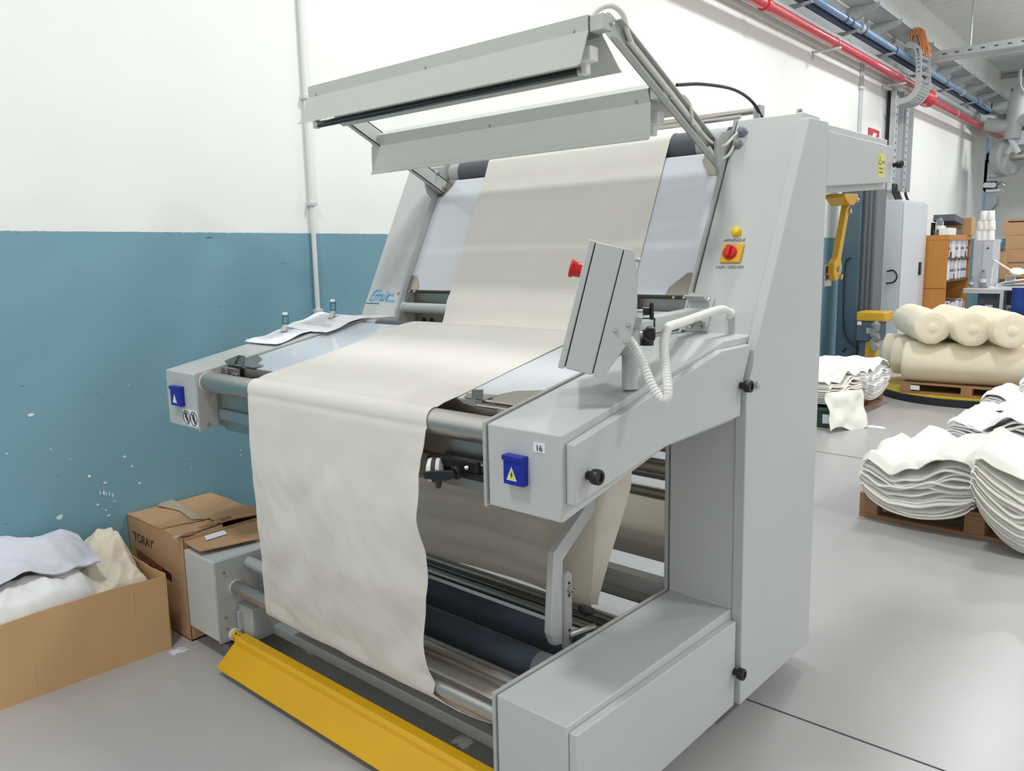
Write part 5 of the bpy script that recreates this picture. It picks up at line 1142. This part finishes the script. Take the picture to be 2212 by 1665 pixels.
# cross tray hung from the ceiling
xt_ = thing('cross_cable_tray', 'perforated steel tray hung across the hall on thin rods', 'cable tray', (2, 11.9, 4.2))
MB().box(-1.45, XR, 11.62, 11.63, 4.16, 4.27).build('tray_side', M_galv, xt_); MB().box(-1.45, XR, 11.62, 11.86, 4.155, 4.163).build('tray_floor', M_galv, xt_); MB().box(-1.45, XR, 11.85, 11.86, 4.16, 4.27).build('tray_side', M_galv, xt_)
for k in range(26): MB().box(-1.3+.16*k, -1.25+.16*k, 11.617, 11.62, 4.205, 4.225).build('slot', M_dark, xt_, smooth=False)
for xx in (-.98, 1.6, 4.2, 6.8, 9.4): MB().cyl((xx, 11.74, 4.16), (xx, 11.74, ZC-.02), .01, 8).build('hanger_rod', M_galv, xt_)
# wall conduits and the extinguisher sign
wc = thing('twin_conduit', 'pair of thin vertical conduits on the wall below the red pipe', 'conduit', wp(9.9, .02, 2.2))
for dy in (0, .07): MB().cyl(wp(9.93+dy, .02, 2.2), wp(9.93+dy, .02, 4.1), .013, 8).build('conduit', M_cab, wc)
for z in (3.0, 3.6): MB().obox(wp(9.88, 0, z), (.04, 0, 0), (0, .16, 0), (0, 0, .03)).build('clip', M_cab, wc)
fs = thing('extinguisher_sign', 'red fire extinguisher sign with white pictogram on the wall', 'sign', wp(10.5, .01, 3.0))
s_a = onw(1877, 275, .01); s_b = onw(1899, 297, .01); sy0, sy1 = s_a.y, s_b.y; sz1 = s_a.z; sz0 = sz1-(sy1-sy0)*.98
def sg(a, b_, c_): return wp(sy0+(sy1-sy0)*a, c_, sz0+(sz1-sz0)*b_)
MB().prism([sg(0, 0, .004), sg(1, 0, .004), sg(1, 1, .004), sg(0, 1, .004)], (.006, 0, 0)).build('plate', mat('sign_red', (196, 30, 44), .4), fs, smooth=False)
MB().prism([sg(a, b_, .0105) for a, b_ in ((.36, .0), (.74, .0), (.74, .62), (.66, .72), (.66, .82), (.8, .9), (.45, .9), (.24, .7), (.24, .5), (.32, .5), (.32, .66), (.44, .74), (.36, .62))], (.001, 0, 0)).build('pictogram', M_white, fs, smooth=False)
# far fan, filter and ducts in the corner
ff = thing('exhaust_fan', 'grey drum exhaust fan and ducts mounted high in the far corner', 'fan', ony(2165, 380, 16.5))
FY = 16.5
c = ony(2168, 340, FY); rr = abs(ony(2168, 298, FY).z-c.z)
MB().lathe(c, (.85, -.5, 0), [(rr*.8, -.02), (rr, 0), (rr, .16), (rr*.85, .2), (rr*.3, .2)], 30).build('fan_drum', M_greypipe, ff)
for k in range(6): a = k*1.05; MB().obox(c+Vector((.12, -.07, 0))+Vector((.45*math.cos(a), .75*math.cos(a), math.sin(a)*1.0))*rr*.8, (.12, -.06, 0), (.02, .03, 0), (0, 0, .03)).build('drum_fin', M_greypipe, ff)
MB().cyl(c+Vector((.15, -.1, 0)), c+Vector((.6, -.3, .0)), .09, 18).build('inlet_pipe', M_chrome, ff); MB().cyl(c+Vector((.6, -.3, 0)), c+Vector((1.4, -.6, .08)), .12, 18).build('inlet_duct', M_greypipe, ff)
m0 = ony(2136, 338, FY); MB().box(m0.x-.06, m0.x+.22, FY, FY+.3, m0.z-.12, m0.z+.08).build('motor', M_dark, ff, bevel=.02)
for v in (348, 380, 412):
    a = ony(2126, v, FY); b_ = ony(2160, v, FY); MB().box(a.x, b_.x, FY, FY+.3, a.z-.03, a.z+.02).build('bracket_shelf', M_cab, ff, bevel=.004)
a = ony(2128, 348, FY); MB().box(a.x, a.x+.05, FY, FY+.05, ony(2128, 412, FY).z, a.z).build('bracket_post', M_cab, ff); a = ony(2122, 480, FY); 
MB().box(a.x-.03, a.x+.02, FY, FY+.05, a.z, ony(2122, 300, FY).z).build('blue_upright', M_bluepipe, ff)
a = ony(2126, 392, FY); b_ = ony(2150, 408, FY); MB().box(a.x, b_.x, FY+.02, FY+.2, b_.z, a.z).build('valve_block', M_dark, ff, bevel=.01)
for k in range(3): q_ = ony(2130+8*k, 400, FY); MB().lathe(q_, (0, -1, 0), [(.05, 0), (.05, .03), (.03, .035)], 12).build('gauge', M_cab, ff)
MB().tube(smoothpath([ony(2152, 398, FY), ony(2162, 396, FY), ony(2172, 402, FY)]), .025, 8).build('lever', M_steel, ff)
hp_ = [ony(u, v, FY) for u, v in ((2124, 425), (2152, 425), (2152, 440), (2136, 458), (2124, 462))]
MB().prism(hp_, (0, .25, 0)).build('hopper', mat('blue_grey_hopper', (150, 162, 168), .4, .3), ff, bevel=.006)
DY = 16.2
dk = thing('air_duct', 'grey ventilation duct bending down in the far corner of the hall', 'duct', ony(2170, 240, DY))
MB().tube(smoothpath([ony(2212, 195, DY), ony(2204, 200, DY), ony(2198, 215, DY), ony(2192, 250, DY), ony(2186, 300, DY)]), .14, 16).build('duct', M_greypipe, dk); MB().tube(smoothpath([ony(2130, 268, DY), ony(2170, 272, DY), ony(2212, 258, DY), ony(2300, 240, DY)]), .12, 16).build('duct', M_greypipe, dk)
MB().tube([ony(2204, 150, DY), ony(2202, 205, DY)], .03, 8).build('hanger', M_greypipe, dk); MB().tube([ony(2178, 290, DY), ony(2200, 420, DY)][:1]+[ony(2200, 330, DY)], .05, 10).build('strut', M_cab, dk)
q_ = ony(2192, 255, DY+.6); MB().box(q_.x-.1, q_.x+3.5, DY+.6, DY+1.6, q_.z-.15, q_.z+.55).build('plenum_box', M_dark, dk, bevel=.02)
q_ = ony(2206, 300, DY+.2); MB().box(q_.x-.2, q_.x+2.5, DY+.2, DY+.5, q_.z-.1, q_.z+.15).build('duct_beam', M_cab, dk, bevel=.01)
